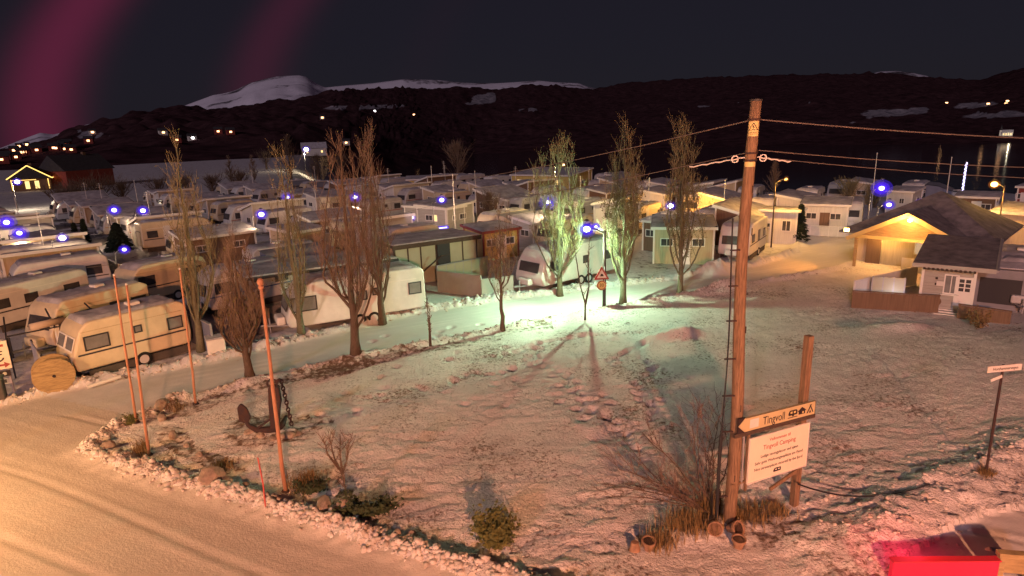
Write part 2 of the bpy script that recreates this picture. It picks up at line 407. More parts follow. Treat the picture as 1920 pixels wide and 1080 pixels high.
BANK = [(7.17, 12.32), (8.87, 13.13), (11.02, 14.39), (12.99, 15.33), (15.87, 16.82)]
LOT = [(8.61, 11.88), (10.05, 12.76), (11.55, 13.42), (13.79, 13.87), (20, 12), (16, 6), (11, 8)]
HEAPS = [((7.72, 27.74), 1.3, 0.5, 0.42, 0.3), ((3.50, 28.16), 0.6, 0.3, 0.18, 0.0), ((13.79, 40.45), 1.6, 0.7, 0.75, 0.5), ((12.73, 35.79), 1.6, 0.6, 0.5, 0.4),
         ((-8.25, 18.94), 0.75, 0.5, 0.22, 0.0), ((-6.98, 25.85), 0.9, 0.6, 0.16, 0.0), ((-10.63, 23.33), 0.9, 0.6, 0.14, 0.0), ((2.94, 18.19), 1.1, 0.35, -0.12, 0.3), ((-4.63, 14.28), 0.6, 0.3, 0.22, 0.0),
         ((9.63, 34.32), 1.1, 0.5, 0.16, 0.2), ((18.13, 27.50), 1.5, 0.6, 0.3, 0.0), ((4.93, 13.33), 0.7, 0.4, 0.12, 0.0), ((3.69, 12.88), 0.8, 0.35, 0.12, 0.0)]
rp = random.Random(5)
PRINTS = []
for path, n in (([(0.95, 26.51), (1.03, 24.82), (2.09, 23.41), (2.31, 21.49), (2.51, 20.22), (3.27, 19.12), (3.54, 17.90), (3.71, 16.94)], 34),
                ([(6.12, 26.75), (5.08, 25.78), (4.19, 24.67), (3.96, 23.95)], 12), ([(5.49, 24.94), (5.78, 23.92), (5.10, 22.61), (4.43, 21.33), (4.55, 20.52), (5.04, 20.17), (4.42, 19.04)], 17),
                ([(-1.38, 25.55), (-0.09, 25.91), (1.15, 27.22), (2.95, 27.82), (6.08, 28.31)], 30), ([(-0.10, 24.30), (-0.76, 23.48), (-1.86, 23.85), (-2.64, 22.80)], 12), ([(1.14, 26.85), (0.84, 25.62), (0.45, 24.25)], 8)):
    seg = [math.dist(a, b) for a, b in zip(path[:-1], path[1:])]; T = sum(seg)
    for i in range(n):
        d = T*i/n; k = 0
        while k < len(seg)-1 and d > seg[k]: d -= seg[k]; k += 1
        a, b = path[k], path[k+1]; t = d/seg[k]
        PRINTS.append((a[0]+(b[0]-a[0])*t + rp.uniform(-.12, .12) + (0.1 if i % 2 else -0.1), a[1]+(b[1]-a[1])*t + rp.uniform(-.12, .12)))
for i in range(60):
    q = rp.uniform(0, 1)
    PRINTS.append((rp.uniform(-7, 7), rp.uniform(19, 31)))

def region(x, y):
    road = inpoly(x, y, ROAD) | inpoly(x, y, LOT)
    lawn = inpoly(x, y, LAWN) & ~road
    return road, lawn
def height(x, y):
    road, lawn = region(x, y)
    dup = dline(x, y, UP_EDGE); dlo = dline(x, y, LO_EDGE); dmn = dline(x, y, TIP + MAIN_EDGE[1:])
    z = 0.5*fbm(x/60, y/60, 3, 2)*0 + 0.0*x
    near = sstep(70, 45, y) * sstep(45, 35, np.abs(x))
    rough = fbm(x/0.34, y/0.24, 11, 3)
    ripple = fbm((x+0.35*y)/1.7, (y-0.2*x)/0.36, 23, 3)
    fine = fbm(x/0.16, y/0.13, 31, 2)
    patch = fbm(x/5.0, y/3.0, 41, 3)
    lz = 0.036*(rough-0.5)*2 + 0.036*(ripple-0.5)*2 + 0.040*(fine-0.5)*2
    amp = 0.45 + 0.75*sstep(0.40, 0.62, patch) + 0.6*sstep(4, 12, x)*sstep(27, 15, y) + 0.35*sstep(19, 13, y)
    z = z + np.where(lawn, lz*amp + 0.05, 0)
    inner = sstep(-0.0, 0.6, dmn)
    # road: packed snow with shallow tracks along the main road
    t = x*0.42 + y*0.91
    tr = 0.012*np.sin(t*5.1 + 0.8*fbm(x/6, y/6, 51, 2)*6) + 0.012*np.sin(t*11.3 + 3*fbm(x/8, y/8, 52, 2)*4)
    z = z + np.where(road, tr*0.22 + 0.016*(fine-0.5), 0)
    for off_, ph_ in ((1.7, 0), (3.3, 1), (4.4, 2), (6.0, 3), (7.3, 4), (8.9, 5)):
        dd = dline(x, y, [(-24, 22.5), (-14.2, 18.2), (-6.6, 14.4), (-0.9, 11.6), (10, 6.5), (20, 2)])
        q = dd - off_ - 0.5*(vnoise(x/7, y/7, 200+ph_)-0.5)
        z = z + np.where(road & (y < 21), -0.024*np.exp(-(q/0.09)**2) + 0.016*np.exp(-((np.abs(q)-0.19)/0.06)**2), 0)
    # other ground: uneven snow between the plots
    z = z + np.where(~road & ~lawn, near*(0.10*(rough-0.5) + 0.03*(fine-0.5)) + 0.03, 0)
    # windrows pushed up along the roads
    lump = 0.3 + 1.7*fbm(x/0.26, y/0.26, 61, 3)**1.5
    long = 0.5 + fbm(x/2.2, y/2.2, 62, 2)
    z = z + np.where(~road, 0.20*np.exp(-((dmn-0.28)/0.34)**2)*lump*long, 0.10*np.exp(-(dmn/0.28)**2)*lump)
    z = z + np.where(~road, 0.17*np.exp(-((dlo-0.25)/0.30)**2)*lump*long, 0.05*np.exp(-(dlo/0.2)**2)*lump)
    z = z + np.where(~road, 0.26*np.exp(-((dup-0.35)/0.45)**2)*lump*long, 0.05*np.exp(-(dup/0.2)**2)*lump)
    # the line of stones inside the tip of the lawn, and the bank at the car park
    db = dline(x, y, BANK)
    z = z + np.where(~road, 0.30*np.exp(-(db/0.9)**2)*(0.5 + 0.9*fbm(x/0.45, y/0.45, 71, 3)), 0)
    z = z + 0.9*sstep(12, 26, x)*sstep(30, 20, y)*np.where(road, 0.2, 1.0)
    for (hx, hy), sx, sy, h, ang in HEAPS:
        c, s = math.cos(ang), math.sin(ang)
        u = (x-hx)*c + (y-hy)*s; v = -(x-hx)*s + (y-hy)*c
        z = z + h*np.exp(-(u/sx)**2-(v/sy)**2)*(0.6+0.8*fbm(x/0.4, y/0.4, 81, 3))
    for fx, fy in PRINTS:
        m = (np.abs(x-fx) < 0.6) & (np.abs(y-fy) < 0.6)
        if m.any():
            dx = x[m]-fx; dy = y[m]-fy
            z[m] -= 0.17*np.exp(-(dx/0.16)**2-(dy/0.15)**2) - 0.02*np.exp(-((np.hypot(dx, dy)-0.26)/0.07)**2)
    # fall to the fjord
    far = inpoly(x, y, SHORE + [(30000, 60), (30000, 30000), (-600, 30000)])
    ds = dline(x, y, SHORE)
    z = np.where(far, -np.minimum(ds*0.9, 30.0), z)
    return z
def zat(x, y):
    return float(height(np.array([x], float), np.array([y], float))[0])

def lines(segs):
    out = []
    for a, b, st in segs:
        out += list(np.arange(a, b, st))
    return np.array(out + [segs[-1][1]])
def grow(a, b, st, k):
    out = []; x = a
    s = st if b > a else -st
    while (x < b) if b > a else (x > b):
        out.append(x); x += s; s *= k
    return out
gx = np.array(sorted(set(grow(-24, -9000, 0.16, 1.14)[1:])) + list(np.arange(-24, 21, 0.10)) + grow(21, 9000, 0.16, 1.14))
gy = np.array([-14, -8, -3, 1, 4, 6.5, 8, 8.8] + list(np.arange(9.4, 22, 0.085)) + list(np.arange(22, 42, 0.15)) + grow(42, 9000, 0.2, 1.10))
X, Y = np.meshgrid(gx, gy)
Z = height(X.ravel(), Y.ravel()).reshape(X.shape)
nx, ny = len(gx), len(gy)
ii = (np.arange(ny-1)[:, None]*nx + np.arange(nx-1)[None, :])
quads = np.stack([ii, ii+1, ii+nx+1, ii+nx], -1).reshape(-1, 4)
cx = ((gx[:-1]+gx[1:])/2)[None, :].repeat(ny-1, 0).ravel(); cy = ((gy[:-1]+gy[1:])/2)[:, None].repeat(nx-1, 1).ravel()
froad, flawn = region(cx, cy)
allv = np.stack([X.ravel(), Y.ravel(), Z.ravel()], -1)
def sheet(name, fmask, m):
    q = quads[fmask]
    used, inv = np.unique(q.ravel(), return_inverse=True)
    me = bpy.data.meshes.new(name)
    me.vertices.add(len(used)); me.vertices.foreach_set('co', allv[used].astype(np.float32).ravel())
    n = len(q)
    me.loops.add(n*4); me.loops.foreach_set('vertex_index', inv.astype(np.int32).ravel())
    me.polygons.add(n); me.polygons.foreach_set('loop_start', np.arange(0, n*4, 4, dtype=np.int32)); me.polygons.foreach_set('loop_total', np.full(n, 4, np.int32))
    me.polygons.foreach_set('use_smooth', np.ones(n, bool))
    me.update(calc_edges=True); me.validate()
    me.materials.append(m)
    o = bpy.data.objects.new(name, me); link(o); o['kind'] = 'structure'
    return o

def snow_mat(name, white, thin, thin_amt, tscale, bump, bscale, track=None):
    m = bpy.data.materials.new(name); m.use_nodes = True; t = m.node_tree; b = t.nodes['Principled BSDF']
    b.inputs['Roughness'].default_value = 0.85; b.inputs['Specular IOR Level'].default_value = 0.25
    geo = t.nodes.new('ShaderNodeNewGeometry'); vec = geo.outputs['Position']
    def noise(sc_, det=5, rough=0.6, sx=None, rot=0.0):
        v = vec
        if sx:
            mp = t.nodes.new('ShaderNodeMapping'); mp.vector_type = 'TEXTURE'; mp.inputs['Scale'].default_value = sx; mp.inputs['Rotation'].default_value = (0, 0, rot)
            t.links.new(v, mp.inputs[0]); v = mp.outputs[0]
        n = t.nodes.new('ShaderNodeTexNoise'); n.inputs['Scale'].default_value = sc_; n.inputs['Detail'].default_value = det; n.inputs['Roughness'].default_value = rough
        t.links.new(v, n.inputs['Vector']); return n.outputs['Fac']
    def ramp(f, a, b2, c1, c2):
        r = t.nodes.new('ShaderNodeValToRGB'); r.color_ramp.elements[0].position = a; r.color_ramp.elements[1].position = b2
        r.color_ramp.elements[0].color = (*c1, 1); r.color_ramp.elements[1].color = (*c2, 1); t.links.new(f, r.inputs[0]); return r.outputs[0]
    def mix(f, c1, c2):
        n = t.nodes.new('ShaderNodeMix'); n.data_type = 'RGBA'
        t.links.new(f, n.inputs['Factor']); 
        for s, v in ((n.inputs['A'], c1), (n.inputs['B'], c2)):
            if isinstance(v, tuple): s.default_value = (*v, 1)
            else: t.links.new(v, s)
        return n.outputs['Result']
    def math_(op, a, b2):
        n = t.nodes.new('ShaderNodeMath'); n.operation = op
        for s, v in zip(n.inputs, (a, b2)):
            if isinstance(v, (int, float)): s.default_value = v
            else: t.links.new(v, s)
        return n.outputs[0]
    base = ramp(noise(0.5, 4), 0.35, 0.68, tuple(c*0.80 for c in white), white)
    if thin_amt:
        f = math_('MULTIPLY', noise(tscale, 6, 0.7), 0.62)
        f = math_('ADD', f, math_('MULTIPLY', noise(0.33, 3), 0.38))
        mask = ramp(f, thin_amt-0.05, thin_amt+0.05, (1, 1, 1), (0, 0, 0))
        grass = ramp(noise(22, 4), 0.3, 0.7, tuple(c*0.5 for c in thin), thin)
        base = mix(mask, base, grass)
    if track:
        f = noise(1.0, 5, 0.6, track[0], track[1])
        base = mix(ramp(f, 0.42, 0.60, (1, 1, 1), (0, 0, 0)), base, tuple(c*0.84 for c in white))
    t.links.new(base, b.inputs['Base Color'])
    h = noise(bscale, 6, 0.65)
    bp = t.nodes.new('ShaderNodeBump'); bp.inputs['Distance'].default_value = bump; bp.inputs['Strength'].default_value = 1.0
    t.links.new(h, bp.inputs['Height']); t.links.new(bp.outputs[0], b.inputs['Normal'])
    M[name] = m
    return m
snow_mat('ground_snow', (0.66, 0.63, 0.62), (0.14, 0.10, 0.07), 0.41, 2.2, 0.05, 5)
snow_mat('lawn_snow', (0.80, 0.73, 0.68), (0.26, 0.175, 0.115), 0.425, 9.0, 0.085, 13)
snow_mat('road_snow', (0.62, 0.54, 0.46), (0.1, 0.08, 0.06), 0.0, 2.0, 0.022, 14, track=((14.0, 0.13, 1.0), R(-26)))
snow_mat('lane_snow', (0.68, 0.63, 0.59), (0.1, 0.08, 0.06), 0.0, 2.0, 0.012, 9, track=((10.0, 0.28, 1.0), R(27)))
ground = sheet('ground', ~froad & ~flawn, M['ground_snow'])
flane = froad & (cy-20.8 > -0.45*(cx+14)) & (cx < 60)
road = sheet('road', froad & ~flane, M['road_snow'])
lane = sheet('lane', flane, M['lane_snow'])
lawn = sheet('lawn', flawn, M['lawn_snow'])
# the verge under the poplars and the stony tip: thin snow over brown grass, tree shade painted into the strip
snow_mat('verge_snow', (0.72, 0.65, 0.59), (0.20, 0.13, 0.085), 0.50, 4.0, 0.06, 9)
lawn.data.materials.append(M['verge_snow'])
lx, ly = cx[flawn], cy[flawn]
wob_ = (fbm(lx/1.1, ly/1.1, 91, 3)-0.5)*1.4
dl_ = dline(lx, ly, LO_EDGE)
vg = ((dl_ + wob_ > 0.55) & (dl_ + wob_ < 1.55) & (lx < 2)) | (np.hypot((lx+8.2)/1.8, (ly-19.2)/1.2) + wob_ < 1.0) | ((dline(lx, ly, [(-12.6, 20.2), (-10.9, 18.2), (-8.6, 16.6)]) + wob_*0.5) < 0.35) | (np.hypot((lx-5.0)/1.6, (ly-13.2)/0.8) + wob_ < 1.0)
lawn.data.polygons.foreach_set('material_index', vg.astype(np.int32))

# clods of ploughed snow along the road edges: nobody could count them
rc = random.Random(11)
def clods(name, path, n, spread, off, smin, smax, side, label):
    mb = MB()
    seg = [math.dist(a, b) for a, b in zip(path[:-1], path[1:])]; T = sum(seg)
    pts = []
    for i in range(n):
        d = rc.uniform(0, T); k = 0
        while k < len(seg)-1 and d > seg[k]: d -= seg[k]; k += 1
        a, b = path[k], path[k+1]; t = d/seg[k]
        nxv, nyv = -(b[1]-a[1])/seg[k]*side, (b[0]-a[0])/seg[k]*side
        o = off + rc.gauss(0, spread)
        pts.append((a[0]+(b[0]-a[0])*t + nxv*o, a[1]+(b[1]-a[1])*t + nyv*o))
    zz = height(np.array([p[0] for p in pts]), np.array([p[1] for p in pts]))
    for (x, y), z in zip(pts, zz):
        s = smin + (smax-smin)*rc.random()**2.6
        mb.blob((x, y, z + s*0.05), (s*rc.uniform(.8, 1.3), s*rc.uniform(.8, 1.3), s*rc.uniform(.6, .95)), rc, 0.38, 1)
    o = mb.build(name, M['clod_snow'], smooth=True)
    return tag(o, label, 'snow', kind='stuff')
clods('snow_clods', TIP + MAIN_EDGE[1:-2], 2600, 0.17, 0.27, 0.015, 0.11, 1, 'lumpy ploughed snow along the edge of the near road')
clods('snow_clods', UP_EDGE[1:9], 1100, 0.22, 0.25, 0.02, 0.10, 1, 'ploughed snow ridge below the caravans on the far side of the lane')
clods('snow_clods', LO_EDGE[3:], 800, 0.2, 0.2, 0.02, 0.08, 1, 'low snow ridge between the lane and the lawn')
clods('snow_clods', BANK, 600, 0.8, 0.1, 0.015, 0.07, 1, 'rough snow clods on the bank beside the car park')

# water of the fjord
wm = mat('fjord_water', (0.008, 0.006, 0.008), 0.10, 0.22, bump=0.02, bscale=0.3)
w = MB().add([(-3000, 60, WATER_Z), (9000, 60, WATER_Z), (9000, 9000, WATER_Z), (-3000, 9000, WATER_Z)], [(0, 1, 2, 3)]).build('water', wm)
w['kind'] = 'structure'

# ------------------------------------------------------------------ hills and mountains round the fjord
def prof(pts):
    a = np.array(sorted(pts)); return lambda az: np.interp(az, a[:, 0], a[:, 1])
SKY_FOREST = prof(SKYLINE_FOREST)     # azimuth (deg) -> elevation (deg) seen from the camera's place
SKY_SNOW = prof(SKYLINE_SNOW)
def ring(name, azs, rs_of, z_of, m, attr=None):
    NA, NR = len(azs), len(rs_of(azs[0]))
    A = np.radians(azs)
    RR = np.stack([rs_of(a) for a in azs], 0)
    XX = np.sin(A)[:, None]*RR; YY = np.cos(A)[:, None]*RR
    ZZ = z_of(np.degrees(A)[:, None].repeat(NR, 1), RR, XX, YY)
    vs = np.stack([XX.ravel(), YY.ravel(), ZZ.ravel()], -1)
    i = (np.arange(NA-1)[:, None]*NR + np.arange(NR-1)[None, :])
    q = np.stack([i, i+NR, i+NR+1, i+1], -1).reshape(-1, 4)
    me = bpy.data.meshes.new(name); me.from_pydata(vs.tolist(), [], q.tolist()); me.update()
    me.polygons.foreach_set('use_smooth', np.ones(len(q), bool))
    if attr is not None:
        at_ = me.attributes.new('snow', 'FLOAT', 'POINT'); at_.data.foreach_set('value', attr(np.degrees(A)[:, None].repeat(NR, 1), RR, XX, YY, ZZ).ravel().astype(np.float32))
    me.materials.append(m)
    o = bpy.data.objects.new(name, me); link(o); o['kind'] = 'structure'
    return o
def hill_mat(name, dark, light, thr=0.5, forest=1.0):
    m = bpy.data.materials.new(name); m.use_nodes = True; t = m.node_tree; b = t.nodes['Principled BSDF']
    b.inputs['Roughness'].default_value = 0.95; b.inputs['Specular IOR Level'].default_value = 0.0
    a = t.nodes.new('ShaderNodeAttribute'); a.attribute_name = 'snow'
    geo = t.nodes.new('ShaderNodeNewGeometry')
    n = t.nodes.new('ShaderNodeTexNoise'); n.inputs['Scale'].default_value = 0.012; n.inputs['Detail'].default_value = 8; n.inputs['Roughness'].default_value = 0.7
    t.links.new(geo.outputs['Position'], n.inputs['Vector'])
    ad = t.nodes.new('ShaderNodeMath'); ad.operation = 'ADD'
    sb = t.nodes.new('ShaderNodeMath'); sb.operation = 'MULTIPLY_ADD'; sb.inputs[1].default_value = 0.7; sb.inputs[2].default_value = -0.35
    t.links.new(n.outputs['Fac'], sb.inputs[0]); t.links.new(a.outputs['Fac'], ad.inputs[0]); t.links.new(sb.outputs[0], ad.inputs[1])
    r = t.nodes.new('ShaderNodeValToRGB'); r.color_ramp.elements[0].position = thr-0.06; r.color_ramp.elements[1].position = thr+0.10
    r.color_ramp.elements[0].color = (*dark, 1); r.color_ramp.elements[1].color = (*light, 1)
    t.links.new(ad.outputs[0], r.inputs[0])
    n3 = t.nodes.new('ShaderNodeTexNoise'); n3.inputs['Scale'].default_value = 0.045; n3.inputs['Detail'].default_value = 9; n3.inputs['Roughness'].default_value = 0.8
    t.links.new(geo.outputs['Position'], n3.inputs['Vector'])
    r3 = t.nodes.new('ShaderNodeValToRGB'); r3.color_ramp.elements[0].position = 0.38; r3.color_ramp.elements[1].position = 0.62
    r3.color_ramp.elements[0].color = (0.35, 0.35, 0.38, 1); r3.color_ramp.elements[1].color = (1.25, 1.2, 1.15, 1)
    t.links.new(n3.outputs['Fac'], r3.inputs[0])
    mu = t.nodes.new('ShaderNodeMix'); mu.data_type = 'RGBA'; mu.blend_type = 'MULTIPLY'; mu.inputs['Factor'].default_value = forest
    t.links.new(r.outputs[0], mu.inputs['A']); t.links.new(r3.outputs[0], mu.inputs['B']); t.links.new(mu.outputs['Result'], b.inputs['Base Color'])
    return m
hm = hill_mat('forest_hills', (0.070, 0.036, 0.040), (0.34, 0.33, 0.36), 0.5)
mm = hill_mat('snow_mountain', (0.10, 0.09, 0.10), (0.80, 0.78, 0.86), 0.34, 0.25)
EDGE0 = prof([(-75, 330), (-35, 360), (-20, 390), (-13, 420), (-8, 700), (-3, 1000), (40, 950), (80, 900)])
RIDGE = prof([(-75, 1500), (-30, 1500), (-15, 1700), (-5, 2600), (10, 3200), (80, 2600)])
def hill_rs(a):
    e, r = float(EDGE0(a)), float(RIDGE(a))
    return np.concatenate([[e-60], e + (r-e)*np.linspace(0, 1, 46)**1.25, r*np.array([1.06, 1.15, 1.3, 1.6])])
def hill_z(AZ, RR, XX, YY):
    e, r = EDGE0(AZ), RIDGE(AZ)
    base = np.where(AZ < -9, -0.5, WATER_Z-1.0)
    base = np.where((AZ >= -20) & (AZ < -9), np.interp(AZ, [-20, -13], [-0.5, WATER_Z-1.0]), base)
    top = 9.5 + r*np.tan(np.radians(SKY_FOREST(AZ)))
    t = np.clip((RR-e)/(r-e), 0, 1)
    prof_ = t**1.15
    z = base + (top-base)*prof_
    n = fbm(XX/420, YY/420, 7, 4) - 0.5
    z = z + n*0.16*(top-base)*np.sin(np.pi*np.clip(t, 0, 1))
    spike = fbm(XX/26, YY/26, 9, 2) - 0.4
    z = z + np.maximum(spike, 0)*22*np.clip(t*6, 0, 1)*np.clip(1.0, 0, 1)
    z = np.where(RR > r*1.01, top - (RR-r)*0.25, z)
    z = np.where(RR < e-1, base-6, z)
    return z
FIELDS = [f for f in FIELD_SPOTS]
def hill_snow(AZ, RR, XX, YY, ZZ):
    s = np.zeros(AZ.shape)
    E = np.degrees(np.arctan2(ZZ-9.5, RR))
    for a, el_, wa, we in FIELDS:
        s = np.maximum(s, 0.95*np.exp(-((AZ-a)/wa)**4-((E-el_)/we)**4))
    return s
ring('hills', np.arange(-72, 72.01, 0.2), hill_rs, hill_z, hm, hill_snow)
def mt_rs(a):
    return np.concatenate([np.linspace(4200, 9000, 40), [9300, 9800, 11000]])
def mt_z(AZ, RR, XX, YY):
    top = 9.5 + 9000*np.tan(np.radians(SKY_SNOW(AZ)))
    t = np.clip((RR-4200)/4800, 0, 1)
    z = -30 + (top+30)*t**1.3
    rid = np.abs(fbm(XX/1500, YY/1500, 13, 5)-0.5)*2
    z = z + (0.35-rid)*0.42*top*np.sin(np.pi*t)*np.where(t > 0.05, 1, 0)
    return np.where(RR > 9050, top-(RR-9000)*0.35, z)
def mt_snow(AZ, RR, XX, YY, ZZ):
    return 0.56 + 1.2*(fbm(XX/420, YY/420, 17, 5)-0.5)
ring('mountain', np.arange(-72, 72.01, 0.25), mt_rs, mt_z, mm, mt_snow)


# ================================================================== caravans
def rounded(poly, r, n=3):
    """round the corners of a closed polygon"""
    out = []; k = len(poly)
    for i in range(k):
        p0, p1, p2 = Vector(poly[i-1]), Vector(poly[i]), Vector(poly[(i+1) % k])
        a, b = (p0-p1), (p2-p1)
        q = min(r, a.length*0.45, b.length*0.45)
        s, e = p1 + a.normalized()*q, p1 + b.normalized()*q
        for j in range(n+1):
            t = j/n
            out.append(tuple((s*(1-t)**2 + p1*2*t*(1-t) + e*t*t)))
    return out
def window(parent, c, w, h, axis, pane_m, frame_m, d=0.03, bars=0, slant=0.0, sill=False):
    """a window part (its frame) with a pane; axis: outward normal '-y','+y','-x','+x'"""
    rz = 0.0 if axis[1] == 'y' else R(90)
    f = MB(); t = 0.06
    f.box((0, 0, h/2-t/2), (w, d, t)); f.box((0, 0, -h/2+t/2), (w, d, t))
    f.box((-w/2+t/2, 0, 0), (t, d, h-2*t)); f.box((w/2-t/2, 0, 0), (t, d, h-2*t))
    fo = f.build('window', frame_m, parent)
    fo.location = c
    fo.rotation_mode = 'QUATERNION'
    fo.rotation_quaternion = Quaternion((0, 1, 0), slant) @ Quaternion((0, 0, 1), rz)
    MB().box((0, 0, 0), (w-2*t+0.004, d*0.5, h-2*t+0.004)).build('pane', pane_m, fo)
    for i in range(bars):
        MB().box((-w/2 + w*(i+1)/(bars+1), 0, 0), (0.035, d*0.9, h-2*t)).build('glazing_bar', frame_m, fo)
    if sill:
        MB().box((0, -0.05, -h/2-0.03), (w+0.14, d+0.10, 0.05)).build('sill', frame_m, fo)
    return fo
def wheel(parent, x, y, r=0.33):
    t = MB().disc((0, 0, 0), r, (0, 1, 0), 0.2, 20).build('wheel', M['rubber'], parent, loc=(x, y, r))
    MB().disc((0, 0, 0), r*0.6, (0, 1, 0), 0.214, 14).build('rim', M['rim'], t)
    return t
VAN_PROF = {
    'old': [(-0.50, 0.50), (-0.515, 1.05), (-0.43, 2.18), (-0.36, 2.50), (0.42, 2.56), (0.485, 2.36), (0.50, 1.0), (0.485, 0.50)],
    'big': [(-0.50, 0.46), (-0.505, 0.95), (-0.47, 1.75), (-0.385, 2.50), (-0.30, 2.66), (0.46, 2.70), (0.495, 2.55), (0.50, 0.46)],
    'round': [(-0.47, 0.46), (-0.505, 0.95), (-0.475, 1.65), (-0.40, 2.3), (-0.31, 2.55), (0.33, 2.58), (0.44, 2.36), (0.50, 1.2), (0.475, 0.46)],
}
def make_caravan(kind, L=5.2, W=2.2, wins=None, body='van_white', stripe='van_stripe', axles=1, snow=True, skirt=True, front_split=False, pane='glass_dark'):
    root = empty('caravan', (0, 0, 0))
    prof_ = [(x*L, z) for x, z in VAN_PROF[kind]]
    poly = rounded(prof_, 0.22 if kind != 'old' else 0.14)
    bm = MB().prism(poly, 'y', -W/2, W/2)
    me = bm.mesh('body')
    b2 = bmesh.new(); b2.from_mesh(me)
    edges = [e for e in b2.edges if abs(abs(e.verts[0].co.y)-W/2) < 1e-4 and abs(e.verts[0].co.y-e.verts[1].co.y) < 1e-4]
    bmesh.ops.bevel(b2, geom=edges, offset=0.09, segments=3, affect='EDGES', profile=0.5, clamp_overlap=True)
    b2.to_mesh(me); b2.free()
    me.materials.append(M[body])
    o = bpy.data.objects.new('body', me); link(o, root)
    try: me.polygons.foreach_set('use_smooth', [len(p.vertices) == 4 for p in me.polygons])
    except Exception: pass
    # windows along the two sides
    wins = wins or [(-0.32, 1.0, 0.6), (0.02, 0.42, 0.34), (0.33, 0.85, 0.6)]
    for side in (-1, 1):
        for (xf, w, h) in wins:
            window(root, (xf*L, side*(W/2+0.012), 1.62 + (0.12 if h < 0.5 else 0)), w, h, '-y' if side < 0 else '+y', M[pane], M['frame_dark'])
    sl = math.atan2(0.085*L if kind == 'old' else 0.035*L, 1.13 if kind == 'old' else 0.8)
    if front_split:
        for yy in (-0.5, 0.5): window(root, (-0.478*L-0.012, yy, 1.62), 0.9, 0.62, '-x', M['glass_grey'], M['trim_white'], slant=sl)
    else:
        window(root, (-0.476*L-0.012 if kind == 'old' else -0.487*L-0.014, 0, 1.55), 1.7, 0.62, '-x', M[pane], M['frame_dark'], slant=sl)
    window(root, (0.493*L+0.012 if kind != 'round' else 0.478*L+0.02, 0, 1.62), 1.5, 0.56, '+x', M[pane], M['frame_dark'], slant=0.0 if kind != 'round' else -0.3)
    for side in (-1, 1):
        MB().box((0, side*(W/2+0.004), 1.18), (L*0.94, 0.016, 0.07)).build('stripe', M[stripe], root)
        MB().box((0.005*L, side*(W/2+0.006), 2.12), (L*0.85, 0.02, 0.035)).build('trim_rail', M['trim_white'] if body != 'van_cream' else M['wall_beige'], root)
    # wheels, drawbar, chassis
    for k in range(axles):
        for side in (-1, 1):
            wheel(root, 0.04*L + (k-(axles-1)/2)*0.74, side*(W/2-0.09), 0.33)
    MB().box((0, 0, 0.43), (L*0.9, W*0.72, 0.12)).build('chassis', M['frame_dark'], root)
    d = MB(); d.tube([(-0.46*L, 0.5, 0.45), (-0.5*L-1.05, 0, 0.48)], 0.045, 6); d.tube([(-0.46*L, -0.5, 0.45), (-0.5*L-1.05, 0, 0.48)], 0.045, 6)
    d.tube([(-0.5*L-0.75, 0, 0.1), (-0.5*L-0.75, 0, 0.85)], 0.035, 6); d.tube([(-0.5*L-0.95, 0, 0.5), (-0.5*L-1.2, 0, 0.5)], 0.06, 8)
    d.build('drawbar', M['metal_pole'], root)
    MB().box((-0.5*L-0.25, 0, 0.72), (0.42, 1.0, 0.42)).build('gas_locker', M[body], root, bevel=0.08, seg=2)
    # door on the far side
    dr = MB().box((0, 0, 0), (0.62, 0.03, 1.72)).build('door', M[body], root, loc=(0.17*L, W/2+0.015, 1.40))
    MB().box((0.22, 0.03, 0), (0.1, 0.04, 0.05)).build('handle', M['frame_dark'], dr)
    if skirt:
        for side in (-1, 1): MB().box((0.02*L, side*(W/2-0.06), 0.27), (L*0.86, 0.03, 0.34)).build('skirt', M['skirt'], root)
    MB().box((0.1*L, 0, 2.64 if kind != 'big' else 2.74), (0.5, 0.5, 0.2)).build('roof_vent', M['trim_white'], root, bevel=0.03)
    if snow:
        rs = random.Random(int(L*100) + len(kind))
        top = max(z for _, z in prof_)
        nxg, nyg = 26, 9
        g = MB(); vs = []
        for i in range(nxg+1):
            for j in range(nyg+1):
                u, v = i/nxg, j/nyg
                x = (-0.395+0.835*u)*L; y = (v-0.5)*(W-0.16)
                zb = np.interp(x, [p[0] for p in prof_[2:-2]], [p[1] for p in prof_[2:-2]])
                e = min(u, 1-u)*L; ey = min(v, 1-v)*W
                th = 0.10*min(1, e/0.22)**0.6*min(1, ey/0.20)**0.6
                vs.append((x, y, zb - 0.015 + th*(1+0.5*(rs.random()-0.5)) - (0.03 if ey == 0 or e == 0 else 0)))
        fs = [(i*(nyg+1)+j, (i+1)*(nyg+1)+j, (i+1)*(nyg+1)+j+1, i*(nyg+1)+j+1) for i in range(nxg) for j in range(nyg)]
        g.add(vs, fs); g.build('roof_snow', M['roof_snow'], root, smooth=True)
    return root
def recolour(root, part, m):
    for ch in root.children:
        if ch.name.split('.')[0] == part:
            ch.material_slots[0].link = 'OBJECT'; ch.material_slots[0].material = M[m]

